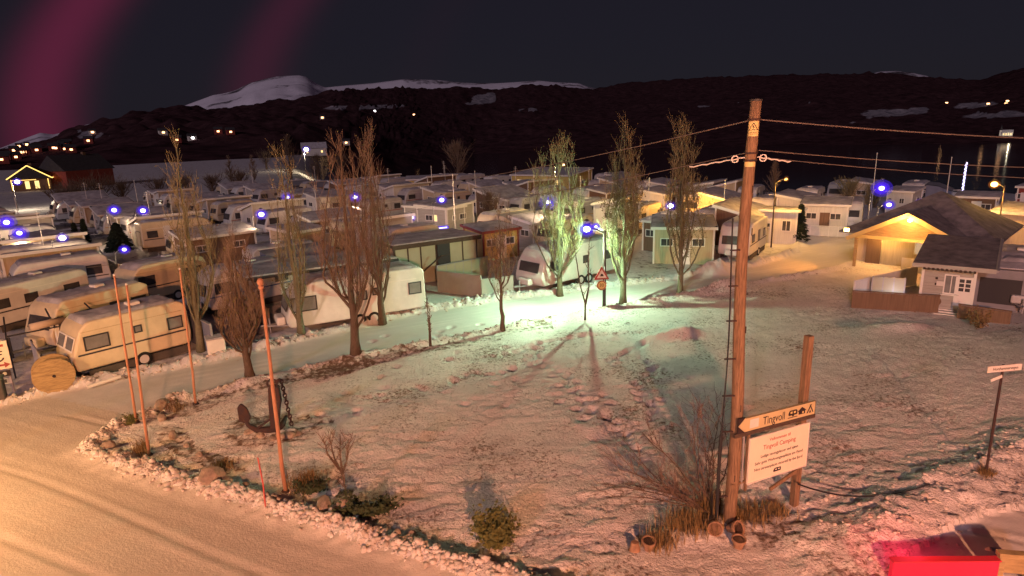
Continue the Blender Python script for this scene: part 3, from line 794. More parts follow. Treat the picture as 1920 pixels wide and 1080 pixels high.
# ================================================================== flat-roofed annexes and cabins
def make_annexe(L, W, hf, hb, wall='wall_white', roof='roof_dark', wins=((-0.28, 0.9, 0.6), (0.25, 0.9, 0.6)), door=0.02, eave=0.22, snow=True, lit=None, name='annexe', fascia='trim_white', endwin=True, pane='glass_dark'):
    """mono-pitch building; long side on x, the front towards -y; hf / hb: wall heights front and back"""
    root = empty(name, (0, 0, 0))
    pr = [(-W/2, 0.0), (W/2, 0.0), (W/2, hb), (-W/2, hf)]
    MB().prism(pr, 'x', -L/2, L/2).build('wall', M[wall], root)
    sl = math.atan2(hb-hf, W); Wr = (W + 2*eave)/math.cos(sl)
    zc = (hf+hb)/2 + 0.075
    ro = MB().box((0, 0, 0), (L+2*eave, Wr, 0.12)).build('roof', M[roof], root, loc=(0, 0, zc)); ro.rotation_euler = (sl, 0, 0)
    for s in (-1, 1):
        MB().box((0, s*(Wr/2+0.016), -0.02), (L+2*eave+0.06, 0.03, 0.2)).build('fascia', M[fascia], ro)
        MB().box((s*(L/2+eave+0.016), 0, -0.02), (0.03, Wr, 0.2)).build('fascia', M[fascia], ro)
    if snow:
        g = MB(); rs = random.Random(int(L*37+W*91)); nxg, nyg = 16, 9; vs = []
        for i in range(nxg+1):
            for j in range(nyg+1):
                e = min(i, nxg-i); f = min(j, nyg-j)
                th = 0.0 if e == 0 or f == 0 else 0.07 + 0.045*rs.random()
                vs.append(((i/nxg-0.5)*(L+2*eave-0.03), (j/nyg-0.5)*(Wr-0.03), 0.058 + th))
        g.add(vs, [(i*(nyg+1)+j, (i+1)*(nyg+1)+j, (i+1)*(nyg+1)+j+1, i*(nyg+1)+j+1) for i in range(nxg) for j in range(nyg)])
        g.build('roof_snow', M['roof_snow'], ro, smooth=True)
    for s in (-1, 1):
        for k, (xf, w, h) in enumerate(wins):
            pm = M[lit] if (lit and s < 0) else M[pane]
            window(root, (xf*L, s*(W/2+0.02), min(hf, hb)*0.62), w, h, '-y' if s < 0 else '+y', pm, M['trim_white'], 0.05, bars=1)
    if endwin:
        for s in (-1, 1): window(root, (s*(L/2+0.02), 0.1*W, min(hf, hb)*0.62), min(1.0, W*0.4), 0.6, '+x' if s > 0 else '-x', M[pane], M['trim_white'], 0.05, bars=1)
    if door is not None:
        dr = MB().box((0, 0, 0), (0.8, 0.05, 1.85)).build('door', M['trim_white'] if wall != 'wall_white' else M['wall_brown'], root, loc=(door*L, -W/2-0.03, 0.95))
        MB().box((0.3, -0.04, 0), (0.12, 0.05, 0.04)).build('handle', M['frame_dark'], dr)
    for sx in (-1, 1):
        for sy in (-1, 1):
            MB().box((sx*(L/2), sy*(W/2), (hf if sy < 0 else hb)/2-0.03), (0.12, 0.12, (hf if sy < 0 else hb)-0.08)).build('corner_board', M[fascia], root)
    return root
def make_fence(p1, p2, h, n, m='board_white', name='panel_fence', label=None, post='trim_white', base=0.08, z0=0.0, cap=True, group=None, cat='fence'):
    L = math.dist(p1, p2); a = math.atan2(p2[1]-p1[1], p2[0]-p1[0])
    root = empty(name, (p1[0], p1[1], z0), a, label, cat, group)
    w = L/n
    me = MB().box((0, 0, 0), (w-0.05, 0.04, h-base)).mesh('panel'); me.materials.append(M[m])
    mp = MB().box((0, 0, 0), (0.08, 0.08, h+0.05)).mesh('post'); mp.materials.append(M[post])
    for i in range(n):
        o = bpy.data.objects.new('panel', me); link(o, root); o.location = ((i+0.5)*w, 0, base + (h-base)/2)
    for i in range(n+1):
        o = bpy.data.objects.new('post', mp); link(o, root); o.location = (i*w, 0.03, h/2)
    if cap: MB().box((L/2, 0.0, h+0.05), (L+0.1, 0.12, 0.045)).build('cap_rail', M[post], root)
    return root

# prototypes (moved to the first spot that uses them)
PROTO = {}
def proto(key, fn):
    PROTO[key] = [fn, None]
def take(key):
    fn, o = PROTO[key]
    if o is None:
        PROTO[key][1] = o = fn(); return o
    return copy_tree(o)
proto('van_old', lambda: make_caravan('old', 5.2))
proto('van_round', lambda: make_caravan('round', 5.6, wins=[(-0.30, 1.1, 0.55), (0.28, 1.2, 0.55)]))
proto('van_big', lambda: make_caravan('big', 6.6, wins=[(-0.30, 1.3, 0.6), (0.05, 0.5, 0.5), (0.36, 0.9, 0.6)], axles=2))
proto('ann_a', lambda: make_annexe(5.0, 2.6, 2.35, 2.75))
proto('ann_b', lambda: make_annexe(5.6, 3.0, 2.2, 2.9, wins=((-0.33, 0.8, 0.8), (-0.12, 0.8, 0.8), (0.3, 1.2, 0.8)), door=0.09))
proto('ann_c', lambda: make_annexe(4.2, 2.5, 2.6, 2.2, wins=((-0.25, 1.1, 0.7),), door=0.25))
def make_tent():
    root = empty('awning_tent', (0, 0, 0))
    L, W, h0, h1 = 4.2, 2.4, 1.85, 2.5
    MB().prism([(-W/2, 0), (W/2, 0), (W/2, h1), (0.1, h1-0.12), (-W/2, h0)], 'x', -L/2, L/2).build('wall', M['fabric_beige'], root)
    MB().add([(-L/2-.15, -W/2-.15, h0+0.01), (L/2+.15, -W/2-.15, h0+0.01), (L/2+.15, 0.1, h1-0.05), (-L/2-.15, 0.1, h1-0.05), (L/2+.15, W/2, h1+0.06), (-L/2-.15, W/2, h1+0.06)], [(0, 1, 2, 3), (3, 2, 4, 5)]).build('roof_cloth', M['fabric_grey'], root)
    for x in (-1.35, 0, 1.35): window(root, (x, -W/2-0.012, 1.15), 1.1, 0.8, '-y', M['glass_grey'], M['fabric_grey'], 0.02)
    for x in (-L/2, L/2): MB().tube([(x, -W/2-0.04, 0), (x, -W/2-0.04, h0)], 0.03, 6).build('pole', M['metal_pole'], root)
    return root
proto('tent', make_tent)
ORD = ['first', 'second', 'third', 'fourth', 'fifth', 'sixth', 'seventh', 'eighth', 'ninth', 'tenth', 'eleventh', 'twelfth', 'thirteenth', 'fourteenth', 'fifteenth', 'sixteenth']
CNAME = {'van_white': 'white', 'van_cream': 'cream', 'van_grey': 'grey', 'wall_white': 'white', 'wall_beige': 'beige', 'wall_brown': 'brown', 'wall_grey': 'grey', 'wall_red': 'red', 'wall_yellow': 'yellow'}
STRIPE = {'van_stripe': 'black', 'stripe_red': 'red', 'stripe_blue': 'blue', 'stripe_gold': 'gold'}
KIND = {'van_old': 'slope-fronted', 'van_round': 'round-ended', 'van_big': 'long twin-axle'}
TAKEN = []      # (x, y, r) already built on by hand
def keep(x, y, r): TAKEN.append((x, y, r))
def side_place(root, p1, p2, W, L=None):
    """stand a long thing so that its near long side runs p1 -> p2"""
    a = math.atan2(p2[1]-p1[1], p2[0]-p1[0]); mx, my = (p1[0]+p2[0])/2, (p1[1]+p2[1])/2
    root.location = (mx - math.sin(a)*W/2, my + math.cos(a)*W/2, 0); root.rotation_euler = (0, 0, a)
    keep(root.location[0], root.location[1], (L or math.dist(p1, p2))*0.5 + 1.1)
    return root

# ---- first row along the lane, built one by one
v = make_caravan('old', 4.7, wins=[(-0.31, 0.95, 0.62), (0.03, 0.34, 0.34), (0.36, 0.66, 0.58)], body='van_cream', front_split=True, pane='glass_grey')
side_place(v, (-17.71, 24.23), (-15.18, 27.35), 2.2)
tag(v, 'cream caravan with a dark stripe standing behind the wooden cable drum', 'caravan', 'caravans on the campsite')
v = make_caravan('old', 5.0, wins=[(-0.2, 0.8, 0.5), (0.1, 0.4, 0.34), (0.36, 0.8, 0.5)], body='van_cream')
side_place(v, (-21.43, 27.34), (-19.12, 32.22), 2.2)
tag(v, 'cream caravan behind the black awning frame, second from the cable drum', 'caravan', 'caravans on the campsite')
v = make_caravan('old', 5.6, body='van_white', wins=[(-0.36, 0.7, 0.5), (-0.1, 0.7, 0.5), (0.3, 0.9, 0.5)])
side_place(v, (-26.96, 31.18), (-25.23, 35.84), 2.2)
tag(v, 'pale caravan with a long snowy roof at the left edge, third from the cable drum', 'caravan', 'caravans on the campsite')
v = make_caravan('round', 5.2, body='van_cream', wins=[(-0.30, 1.0, 0.55), (0.28, 1.2, 0.55)])
side_place(v, (-22.35, 35.17), (-19.59, 39.92), 2.3)
tag(v, 'caravan with a rounded beige front window end above the grey board fence', 'caravan', 'caravans on the campsite')
v = make_caravan('round', 5.4, body='van_grey', stripe='stripe_blue')
side_place(v, (-16.71, 32.95), (-13.19, 37.09), 2.3)
tag(v, 'grey round-ended caravan with dark bands behind the bare brown poplar', 'caravan', 'caravans on the campsite')
v = make_caravan('big', 7.2, W=2.35, wins=[(-0.385, 1.25, 0.75), (0.02, 0.5, 0.5), (0.12, 0.4, 0.4), (0.415, 0.72, 0.66)], axles=2, pane='glass_grey', stripe='van_white', snow=True, skirt=False)
side_place(v, (-10.79, 29.41), (-4.93, 32.48), 2.35)
tag(v, 'big white twin-axle caravan lit green beside the lane, its end towards the driveway', 'caravan', 'caravans on the campsite')
v = make_caravan('big', 7.0, W=2.4, wins=[(-0.33, 1.0, 0.6), (0.05, 0.5, 0.5), (0.36, 0.9, 0.6)], axles=2, stripe='van_white', skirt=False)
side_place(v, (1.39, 35.81), (7.56, 41.02), 2.4)
tag(v, 'white caravan lit green behind the street lamp and its warning sign', 'caravan', 'caravans on the campsite')

# grey board fences beside the cream caravan
make_fence((-19.95, 33.10), (-13.75, 26.94), 1.5, 4, 'fabric_blue', 'board_fence', 'grey board fence running back from the lane behind the cream caravan', 'metal_pole')
make_fence((-12.58, 30.80), (-16.20, 34.15), 1.1, 3, 'wall_brown', 'board_fence', 'brown board fence below the carport with the wooden beam', 'wall_brown')
make_fence((-21.42, 26.26), (-19.42, 24.14), 1.25, 1, 'board_white', 'windbreak', 'pale windbreak panel beside the cable drum', 'frame_dark', cap=False)
make_fence((-23.05, 26.27), (-23.40, 27.52), 1.0, 1, 'fabric_grey', 'windbreak', 'grey windbreak behind the camp road sign', 'frame_dark', cap=False)
# white fence and glazed windbreak in front of the lit terrace
make_fence((-4.60, 37.46), (-1.86, 35.71), 1.35, 1, 'concrete_panel', 'panel_fence', 'long pale fence panel lit green beside the driveway', 'concrete_panel')
make_fence((-1.76, 35.58), (0.05, 36.36), 1.15, 1, 'concrete_panel', 'panel_fence', 'shorter pale fence panel next to the green-lit caravan', 'concrete_panel')
make_fence((-4.76, 39.01), (-1.63, 41.66), 1.35, 6, 'frosted', 'glass_windbreak', 'row of frosted glass panels behind the pale fence', 'metal_pole')
keep(*(-2.73, 38.46), 4.5)

# glazed terrace shelter with a flat roof
r = empty('terrace_shelter', (*(-4.93, 40.52), 0), R(33), 'flat-roofed terrace shelter with tall translucent panes behind the big white caravan', 'shelter')
MB().box((0, 1.6, 2.75), (6.4, 4.0, 0.16)).build('roof', M['roof_dark'], r)
MB().box((0, 1.6, 2.87), (6.3, 3.9, 0.09)).build('roof_snow', M['roof_snow'], r, bevel=0.04)
MB().box((0, -0.41, 2.72), (6.5, 0.05, 0.28)).build('fascia', M['dark_wood'], r)
for i, (x0, x1, m_) in enumerate(((-3.0, -2.1, 'frosted'), (-2.1, -1.2, 'frosted'), (-1.2, -0.1, 'frosted'), (0.9, 1.9, 'frosted'), (1.9, 3.0, 'frosted'))):
    MB().box(((x0+x1)/2, -0.1, 1.35), (x1-x0-0.06, 0.03, 2.5)).build('pane', M[m_], r)
for x in (-3.0, -2.1, -1.2, -0.1, 0.9, 1.9, 3.0):
    MB().box((x, -0.1, 1.33), (0.09, 0.09, 2.64)).build('post', M['dark_wood'], r)
MB().tube([(-1.2, -0.3, 0.9), (-0.3, -1.3, 2.0), (0.4, -1.3, 2.0)], 0.05).build('brace', M['dark_wood'], r)
MB().box((0.4, -0.2, 1.3), (0.9, 0.1, 2.5)).build('door', M['frame_dark'], r)
MB().box((0, 3.45, 1.3), (6.0, 0.08, 2.6)).build('back_wall', M['wall_beige'], r)
keep(*(-5.22, 41.83), 4.5)
# awning frame, black poles, on the second caravan
r = empty('bare_awning', (*(-20.00, 26.00), 0), R(45), 'black awning frame without its cloth in front of the second caravan', 'awning frame')
for k, pts in enumerate(([(-1.7, 0, 0), (-1.7, 0, 1.9)], [(1.7, 0, 0), (1.7, 0, 1.9)], [(-1.7, 0, 1.9), (1.7, 0, 1.9)], [(-1.7, 0, 1.9), (-1.5, 1.6, 2.4)], [(1.7, 0, 1.9), (1.5, 1.6, 2.4)], [(0, 0, 1.9), (0, 1.6, 2.45)])):
    MB().tube(pts, 0.035, 6).build('pole', M['frame_dark'], r)
# carport with a pale beam behind the bare poplars
r = empty('carport', (*(-9.69, 33.75), 0), R(30), 'open carport with dark snowy roof and pale wooden beam behind the big white caravan', 'carport')
MB().box((-0.5, 2.6, 2.45), (8.6, 4.2, 0.14)).build('roof', M['roof_dark'], r)
MB().box((-0.5, 2.6, 2.56), (8.5, 4.1, 0.1)).build('roof_snow', M['roof_snow'], r, bevel=0.045)
MB().box((-4.83, 2.6, 2.4), (0.06, 4.3, 0.26)).build('beam', M['drum_wood'], r)
for x in (-4.6, 0.0, 3.6):
    for y in (0.7, 4.5): MB().box((x, y, 1.19), (0.13, 0.13, 2.38)).build('post', M['wood_post'], r)
keep(*(-10.47, 36.76), 5.0)

# wooden cable drum
r = empty('cable_drum', (*(-18.52, 23.47), 0), R(38), 'big round wooden cable drum standing on edge at the corner of the lane', 'cable drum')
for s in (-1, 1):
    MB().disc((0, s*0.38, 0.72), 0.71, (0, 1, 0), 0.07, 40).build('flange', M['drum_wood'], r)
fl = r.children[0]
for k in range(9):
    zz = -0.60 + k*0.15; hw = math.sqrt(max(0.0, 0.69**2-zz*zz))
    MB().box((0, -0.42, 0.72+zz), (2*hw, 0.016, 0.142)).build('plank', M['drum_wood'], r)
MB().disc((0, 0, 0.72), 0.34, (0, 1, 0), 0.7, 20).build('core', M['drum_wood'], r)
MB().disc((0, -0.432, 0.72), 0.06, (0, 1, 0), 0.02, 14).build('axle_hole', M['print_black'], r)
# rolled tarpaulin / cylindrical tank left of the cream caravan
r = empty('roof_box', (*(-20.20, 26.02), 0), R(60), 'pale post and rolled cover standing beside the front of the cream caravan', 'cover')
MB().box((0.2, 0, 1.0), (0.14, 0.14, 2.0)).build('post', M['trim_white'], r)
MB().box((0.42, 0, 1.0), (0.25, 0.05, 1.9)).build('cloth', M['skirt'], r)
MB().tube([(-0.75, 0, 2.1), (0.55, 0, 2.1)], 0.16, 12).build('roll', M['fabric_beige'], r, smooth=True)
MB().tube([(*(-17.17, 23.31), 0.14), (*(-16.38, 24.24), 0.2)], 0.08, 8).build('fallen_pole', M['board_white'], None)
tag(bpy.data.objects['fallen_pole'], 'pale log lying in the snow below the cream caravan', 'log')
# waste box by the poplar
r = empty('waste_box', (*(-13.59, 26.92), 0), R(30), 'pale waste box standing at the end of the grey board fence', 'box')
MB().box((0, 0, 0.45), (0.75, 0.7, 0.9)).build('body', M['board_white'], r, bevel=0.03)
MB().box((0, 0, 0.94), (0.82, 0.78, 0.07)).build('lid', M['roof_snow'], r, bevel=0.02)

# ---- right-hand cabins
def cabin(p1, p2, W, label, cat='cabin', rot=None, **kw):
    L = math.dist(p1, p2)
    o = make_annexe(L, W, kw.pop('hf', 2.3), kw.pop('hb', 2.7), name=kw.pop('name', 'annexe'), **kw)
    side_place(o, p1, p2, W, L)
    return tag(o, label, cat, 'cabins and annexes on the campsite')
cabin((10.30, 43.96), (14.28, 42.98), 4.2, 'pale cabin with white fascia behind the two leafy poplars', wall='wall_beige', hf=2.6, hb=2.9)
v = make_caravan('big', 5.6, body='van_white', wins=[(-0.32, 0.8, 0.6), (0.0, 0.6, 0.8), (0.3, 0.6, 0.6)])
v.location = (*(17.60, 46.22), 0); v.rotation_euler = (0, 0, R(56)); keep(*(17.60, 46.22), 3.4)
tag(v, 'white caravan with sloping front joined to the pale cabin behind the power pole', 'caravan', 'caravans on the campsite')
cabin((20.77, 50.84), (23.02, 49.42), 3.6, 'white board cabin with a tall window next to the small dark spruce', wall='wall_white', hf=2.7, hb=2.5, wins=((0.22, 0.7, 0.9), (-0.34, 0.6, 0.4)), door=None)
cabin((26.22, 55.47), (29.36, 53.63), 3.4, 'flat-roofed cabin with a low terrace wall beside the lit turning place', wall='wall_white', hf=2.5, hb=2.8)
v = take('van_old'); v.location = (*(31.87, 57.90), 0); v.rotation_euler = (0, 0, R(60)); keep(*(31.87, 57.90), 3.4)
tag(v, 'white caravan standing on the terrace beside the flat-roofed cabin at the turning place', 'caravan', 'caravans on the campsite')
make_fence((25.55, 53.79), (28.52, 51.79), 0.9, 5, 'board_white', 'terrace_wall', 'long low pale terrace wall in front of the flat-roofed cabin', 'trim_white')
make_fence((28.74, 52.03), (32.73, 56.04), 0.9, 3, 'board_white', 'terrace_wall', 'short pale terrace wall turning the corner beside the terrace caravan', 'trim_white')
cabin((36.51, 46.53), (38.19, 44.46), 4.0, 'beige cabin with a white window behind the gabled hall', wall='wall_beige', hf=2.6, hb=2.9, wins=((-0.1, 0.8, 0.8),), door=None)
cabin((39.66, 65.11), (41.20, 63.42), 3.2, 'small white hut with one dark window near the shore', wall='wall_white', hf=2.4, hb=2.6, wins=((0.1, 0.5, 0.6),), door=None)
cabin((43.36, 60.07), (45.67, 58.04), 3.0, 'long dark low boathouse by the orange quay lamp', wall='wall_brown', hf=2.2, hb=2.4)
cabin((53.47, 65.25), (54.20, 64.13), 2.6, 'red shed with white corner boards at the quay', wall='wall_red', hf=2.4, hb=2.6)
cabin((10.64, 49.18), (12.85, 47.00), 3.4, 'brown cabin half hidden behind the leafiest poplar', wall='wall_brown', hf=2.4, hb=2.7)
cabin((-2.07, 46.87), (0.59, 48.58), 3.0, 'yellow lit annexe with a red fascia behind the slim bare tree', wall='wall_yellow', fascia='wall_red', hf=2.2, hb=2.4)
cabin((-10.85, 64.42), (-6.26, 60.69), 4.0, 'low cabin with a row of bright lit windows and a violet-lit terrace', wall='wall_grey', hf=2.5, hb=2.8, lit='window_lit', wins=((-0.3, 0.7, 0.7), (-0.12, 0.7, 0.7), (0.06, 0.7, 0.7), (0.24, 0.7, 0.7)), door=None)
cabin((-6.15, 60.67), (-4.60, 62.77), 4.0, 'grey board cabin with a small dark window beside the tall white mast', wall='wall_grey', hf=2.5, hb=2.7, wins=((-0.1, 0.5, 0.5),), door=None)
cabin((-35.74, 47.01), (-34.98, 49.45), 2.8, 'big square beige annexe wall under the lamps in the left rows', wall='wall_beige', hf=2.7, hb=2.9, wins=((0.42, 0.3, 0.3),), door=None)
cabin((-16.67, 47.10), (-14.94, 49.33), 3.0, 'pink-lit pale annexe end behind the carport', wall='wall_beige', hf=2.6, hb=2.8, wins=((0.42, 0.3, 0.3),), door=None)
cabin((0.49, 102.50), (9.32, 96.00), 7.0, 'wide yellow service house lit by its own lamp at the back', cat='house', name='service_house', wall='wall_yellow', hf=2.9, hb=3.6, wins=((-0.35, 1.0, 0.9), (-0.2, 1.0, 0.9), (0.05, 1.0, 0.9), (0.3, 1.0, 0.9)), lit='window_lit')
cabin((-16.61, 102.62), (-12.55, 103.12), 4.0, 'orange-lit cabin in the back row left of the flag mast', wall='wall_yellow', hf=2.6, hb=2.9, lit='window_pale')

# ---- the other plots in rows: a caravan each, most with an annexe
rg = random.Random(42)
CAMP = [(-24, 26.5), (-14.5, 30), (-7, 36), (0, 42), (9, 45), (16, 48), (20, 52), (24, 62), (36, 62), (46, 56), (66, 60), (72, 70), (46, 78), (30, 86), (8, 116), (-26, 122), (-64, 96), (-72, 72), (-48, 40)]
HU = R(44)
U = (math.cos(HU), math.sin(HU)); V = (-math.sin(HU), math.cos(HU))
plots = []
for a in range(-10, 12):
    for b in range(-6, 22):
        x = -16 + a*11.0*U[0] + b*7.3*V[0] + rg.uniform(-.5, .5); y = 42 + a*11.0*U[1] + b*7.3*V[1] + rg.uniform(-.5, .5)
        if not bool(inpoly(np.array([x]), np.array([y]), CAMP)[0]): continue
        if any(math.hypot(x-tx, y-ty) < r_+2.6 for tx, ty, r_ in TAKEN): continue
        plots.append((a, b, x, y))
rows = {}
for p in plots: rows.setdefault(p[0], []).append(p)
vans = []
for ra, a in enumerate(sorted(rows)):
    for rb, (a_, b, x, y) in enumerate(sorted(rows[a], key=lambda p: p[1])):
        where = '%s row from the left, %s from the lane' % (ORD[ra], ORD[rb])
        key = rg.choice(['van_old', 'van_round', 'van_big', 'van_old'])
        body = rg.choice(['van_white', 'van_white', 'van_cream', 'van_grey']); stp = rg.choice(['van_stripe', 'stripe_red', 'stripe_blue', 'stripe_gold'])
        o = take(key); o.location = (x, y, 0); h = HU + R(rg.uniform(-5, 5)) + (R(180) if rg.random() < 0.3 else 0)
        if x > 12: h += R(10)
        o.rotation_euler = (0, 0, h)
        s = rg.uniform(0.94, 1.06); o.scale = (s, s, rg.uniform(0.97, 1.05))
        recolour(o, 'body', body); recolour(o, 'stripe', stp); recolour(o, 'gas_locker', body)
        tag(o, '%s %s caravan with %s stripe, %s' % (KIND[key], CNAME[body], STRIPE[stp], where), 'caravan', 'caravans on the campsite')
        vans.append((x, y))
        if rg.random() < 0.3:
            an_ = MB().tube([(0.38, 0.9, 0.4), (0.38, 0.92, 5.0)], 0.025, 5)
            for zz, w in ((4.9, 0.5), (4.7, 0.65), (4.5, 0.8)): an_.box((0.38, 0.92, zz), (w, 0.02, 0.02))
            an_.build('antenna', M['trim_white'], o)
        pick = rg.random()
        if pick < 0.16:
            tn = take('tent'); fb = rg.choice(['fabric_beige', 'fabric_blue', 'fabric_grey'])
            tn.location = (x - V[0]*2.35, y - V[1]*2.35, 0); tn.rotation_euler = (0, 0, HU + (R(10) if x > 12 else 0)); tn.scale = (rg.uniform(.85, 1.1), 1, 1)
            recolour(tn, 'wall', fb)
            tag(tn, '%s cloth awning by %s caravan, %s' % (fb.split('_')[1], CNAME[body], where), 'awning', 'cloth awnings on the campsite')
        elif pick < 0.92:
            sd_ = -1 if rg.random() < 0.5 else 1
            k2 = rg.choice(['ann_a', 'ann_b', 'ann_c', 'ann_a']); wl = rg.choice(['wall_white', 'wall_white', 'wall_beige', 'wall_brown', 'wall_grey', 'wall_beige'])
            q = take(k2); off = sd_*2.75
            q.location = (x + V[0]*off, y + V[1]*off, 0); q.rotation_euler = (0, 0, HU + (0 if sd_ < 0 else R(180)) + (R(10) if x > 12 else 0))
            q.scale = (rg.uniform(0.9, 1.12), 1, rg.uniform(0.95, 1.12))
            recolour(q, 'wall', wl)
            tag(q, '%s flat-roofed annexe by %s caravan, %s' % (CNAME[wl], CNAME[body], where), 'annexe', 'cabins and annexes on the campsite')
        if rg.random() < 0.30:
            f1 = (x + U[0]*3.4 - V[0]*3.6, y + U[1]*3.4 - V[1]*3.6); f2 = (x + U[0]*3.4 + V[0]*1.2, y + U[1]*3.4 + V[1]*1.2)
            make_fence(f1, f2, rg.uniform(0.9, 1.3), 3, rg.choice(['board_white', 'board_white', 'frosted', 'wall_brown']), 'terrace_fence', 'low terrace fence by %s caravan, %s' % (CNAME[body], where), 'trim_white', group='terrace fences')
print('plots', len(plots))


# ================================================================== the gabled hall at the turning place
hc = (29.33, 42.70)
hall = empty('gabled_hall', (hc[0], hc[1], 0), R(-46), 'brown hall with a dark pyramid roof and a lit front gable at the turning place', 'building')
MB().box((0, 0, 1.12), (7.4, 7.4, 2.24)).build('wall', M['wall_beige'], hall)
e, zt = 4.5, 2.25
ap = (0.2, 0.6, 4.75)
rf = MB().add([(-e, -e, zt), (e, -e, zt), (e, e, zt), (-e, e, zt), ap, (-e, -e, zt-0.14), (e, -e, zt-0.14), (e, e, zt-0.14), (-e, e, zt-0.14)],
              [(0, 1, 4), (1, 2, 4), (2, 3, 4), (3, 0, 4), (5, 8, 7, 6), (0, 5, 6, 1), (1, 6, 7, 2), (2, 7, 8, 3), (3, 8, 5, 0)]).build('roof', M['roof_frost'], hall)
# front gable: two roof slopes, barge boards, a boarded triangle and the porch below
gw, gz0, gz1, gy0, gy1 = 3.35, 2.15, 3.9, -6.4, -1.2
for s in (-1, 1):
    MB().add([(s*gw, gy0, gz0), (0, gy0, gz1), (0, gy1+1.5, gz1), (s*gw, gy1-2.0, gz0), (s*gw, gy0, gz0-0.12), (0, gy0, gz1-0.12), (0, gy1+1.5, gz1-0.12), (s*gw, gy1-2.0, gz0-0.12)],
             [(0, 1, 2, 3), (4, 7, 6, 5), (0, 4, 5, 1), (3, 2, 6, 7), (0, 3, 7, 4)]).build('gable_roof', M['roof_frost'], hall)
    ln = math.hypot(gw, gz1-gz0); an = math.atan2(gz1-gz0, gw)
    MB().box((s*gw/2, gy0-0.03, (gz0+gz1)/2-0.08), (ln+0.1, 0.05, 0.26), ry=s*an).build('barge_board', M['sign_yellow'], hall)
for k in range(11):      # boards of the gable triangle, set back under the eaves
    z0 = 2.25 + k*0.155; hw = (gz1-0.15-z0)/(gz1-gz0)*gw - 0.12
    if hw < 0.15: break
    MB().box((0, -5.55 + (k % 2)*0.012, z0+0.075), (2*hw, 0.05, 0.147)).build('board', M['drum_wood'], hall)
MB().box((0, -5.6, 2.13), (6.4, 0.14, 0.2)).build('tie_beam', M['sign_yellow'], hall)
for x in (-3.0, 3.0): MB().box((x, -5.6, 1.0), (0.16, 0.16, 2.04)).build('post', M['drum_wood'], hall)
MB().box((-2.4, -3.84, 1.0), (0.9, 0.06, 2.0)).build('door', M['wall_brown'], hall)
window(hall, (0.6, -3.84, 1.4), 1.2, 0.9, '-y', M['window_pale'], M['trim_white'], 0.06, bars=1)
MB().box((1.6, -5.7, 0.55), (3.6, 0.06, 0.9)).build('railing', M['board_white'], hall)
lb = MB().box((0, -5.68, 3.5), (0.14, 0.16, 0.2)).build('lamp_bracket', M['frame_dark'], hall)
MB().blob((0, -5.80, 3.42), (0.13, 0.13, 0.10), random.Random(1), 0, 2).build('bulb', M['bulb_warm'], lb)
def point(name, parent, loc, power, col, radius=0.12, spot=None, aim=None):
    d = bpy.data.lights.new(name, 'SPOT' if spot else 'POINT')
    d.energy = power; d.color = col; d.shadow_soft_size = radius
    if spot: d.spot_size = R(spot); d.spot_blend = 0.7
    o = bpy.data.objects.new(name, d); link(o, parent); o.location = loc
    if aim is not None:
        o.rotation_mode = 'QUATERNION'; o.rotation_quaternion = (Vector(aim)-Vector(loc)).to_track_quat('-Z', 'Y')
    return o
point('gable_light', hall, (0, -6.75, 3.35), 520, (1.0, 0.42, 0.11), 0.1)
fl_ = MB().box((-3.55, -6.0, 2.55), (0.28, 0.2, 0.2)).build('floodlight', M['bulb_sodium'], hall)  # assumed fixture and spot for the orange pool on the forecourt
point('forecourt_light', hall, (-3.7, -6.25, 2.6), 640, (1.0, 0.34, 0.05), 0.08, spot=84, aim=(-8.5, -8.6, 0))
point('porch_light', hall, (-1.6, -4.7, 1.95), 150, (1.0, 0.55, 0.15), 0.1)

# ================================================================== grey cabin with its terrace
A0 = (21.05, 30.79); B0 = (22.73, 29.44)
ca = math.atan2(B0[1]-A0[1], B0[0]-A0[0]); cL = math.dist(A0, B0)
gc = empty('grey_cabin', (A0[0], A0[1], 0), ca, 'small grey board cabin with a white door, beside its walled terrace', 'cabin')
D = 5.2; HW = 2.35
MB().prism([(0, 0), (D, 0), (D, HW+0.5), (0, HW)], 'x', 0.02, cL-0.02).build('wall', M['wall_grey'], gc)
for k in range(14):
    z = 0.09 + k*0.165
    w0, w1 = 0.0, cL
    MB().box((cL*0.36, -0.028, z), (cL*0.72, 0.03, 0.148), rx=-0.05).build('board', M['wall_grey'], gc)
rw = MB().box((0, 0, 0), (cL+1.2, D+1.0, 0.12)).build('roof', M['roof_frost'], gc, loc=(cL/2+0.15, D/2, HW+0.40)); rw.rotation_euler = (math.atan2(0.5, D), 0, 0)
MB().box((0, -D/2-0.51, -0.03), (cL+1.24, 0.05, 0.22)).build('fascia', M['wall_grey'], rw)
MB().box((cL/2+0.61, 0, -0.03), (0.05, D+1.0, 0.22)).build('fascia', M['wall_grey'], rw)
MB().tube([(cL/2+0.67, -D/2-0.5, -0.02), (cL/2+0.67, D/2+0.5, -0.02)], 0.06, 8).build('gutter', M['metal_pole'], rw)
for k in range(12):
    MB().box((0.06 + k*(cL-0.1)/11, -0.30, HW-0.06), (0.10, 0.5, 0.12)).build('rafter_end', M['dark_wood'], gc)
dr = MB().box((0, 0, 0), (0.78, 0.06, 1.9)).build('door', M['trim_white'], gc, loc=(cL*0.83, -0.05, 0.97))
for i in range(2):
    for j in range(3): MB().box((-0.13+i*0.26, -0.03, 0.32+j*0.22), (0.2, 0.03, 0.17)).build('pane', M['glass_dark'], dr)
MB().box((-0.3, -0.06, 0.02), (0.12, 0.06, 0.04)).build('handle', M['metal_pole'], dr)
window(gc, (cL*0.57, -0.06, 1.5), 0.62, 1.0, '-y', M['glass_grey'], M['trim_white'], 0.06, bars=1, sill=True)
MB().box((0.0, -0.03, HW/2), (0.12, 0.14, HW)).build('corner_board', M['trim_white'], gc)
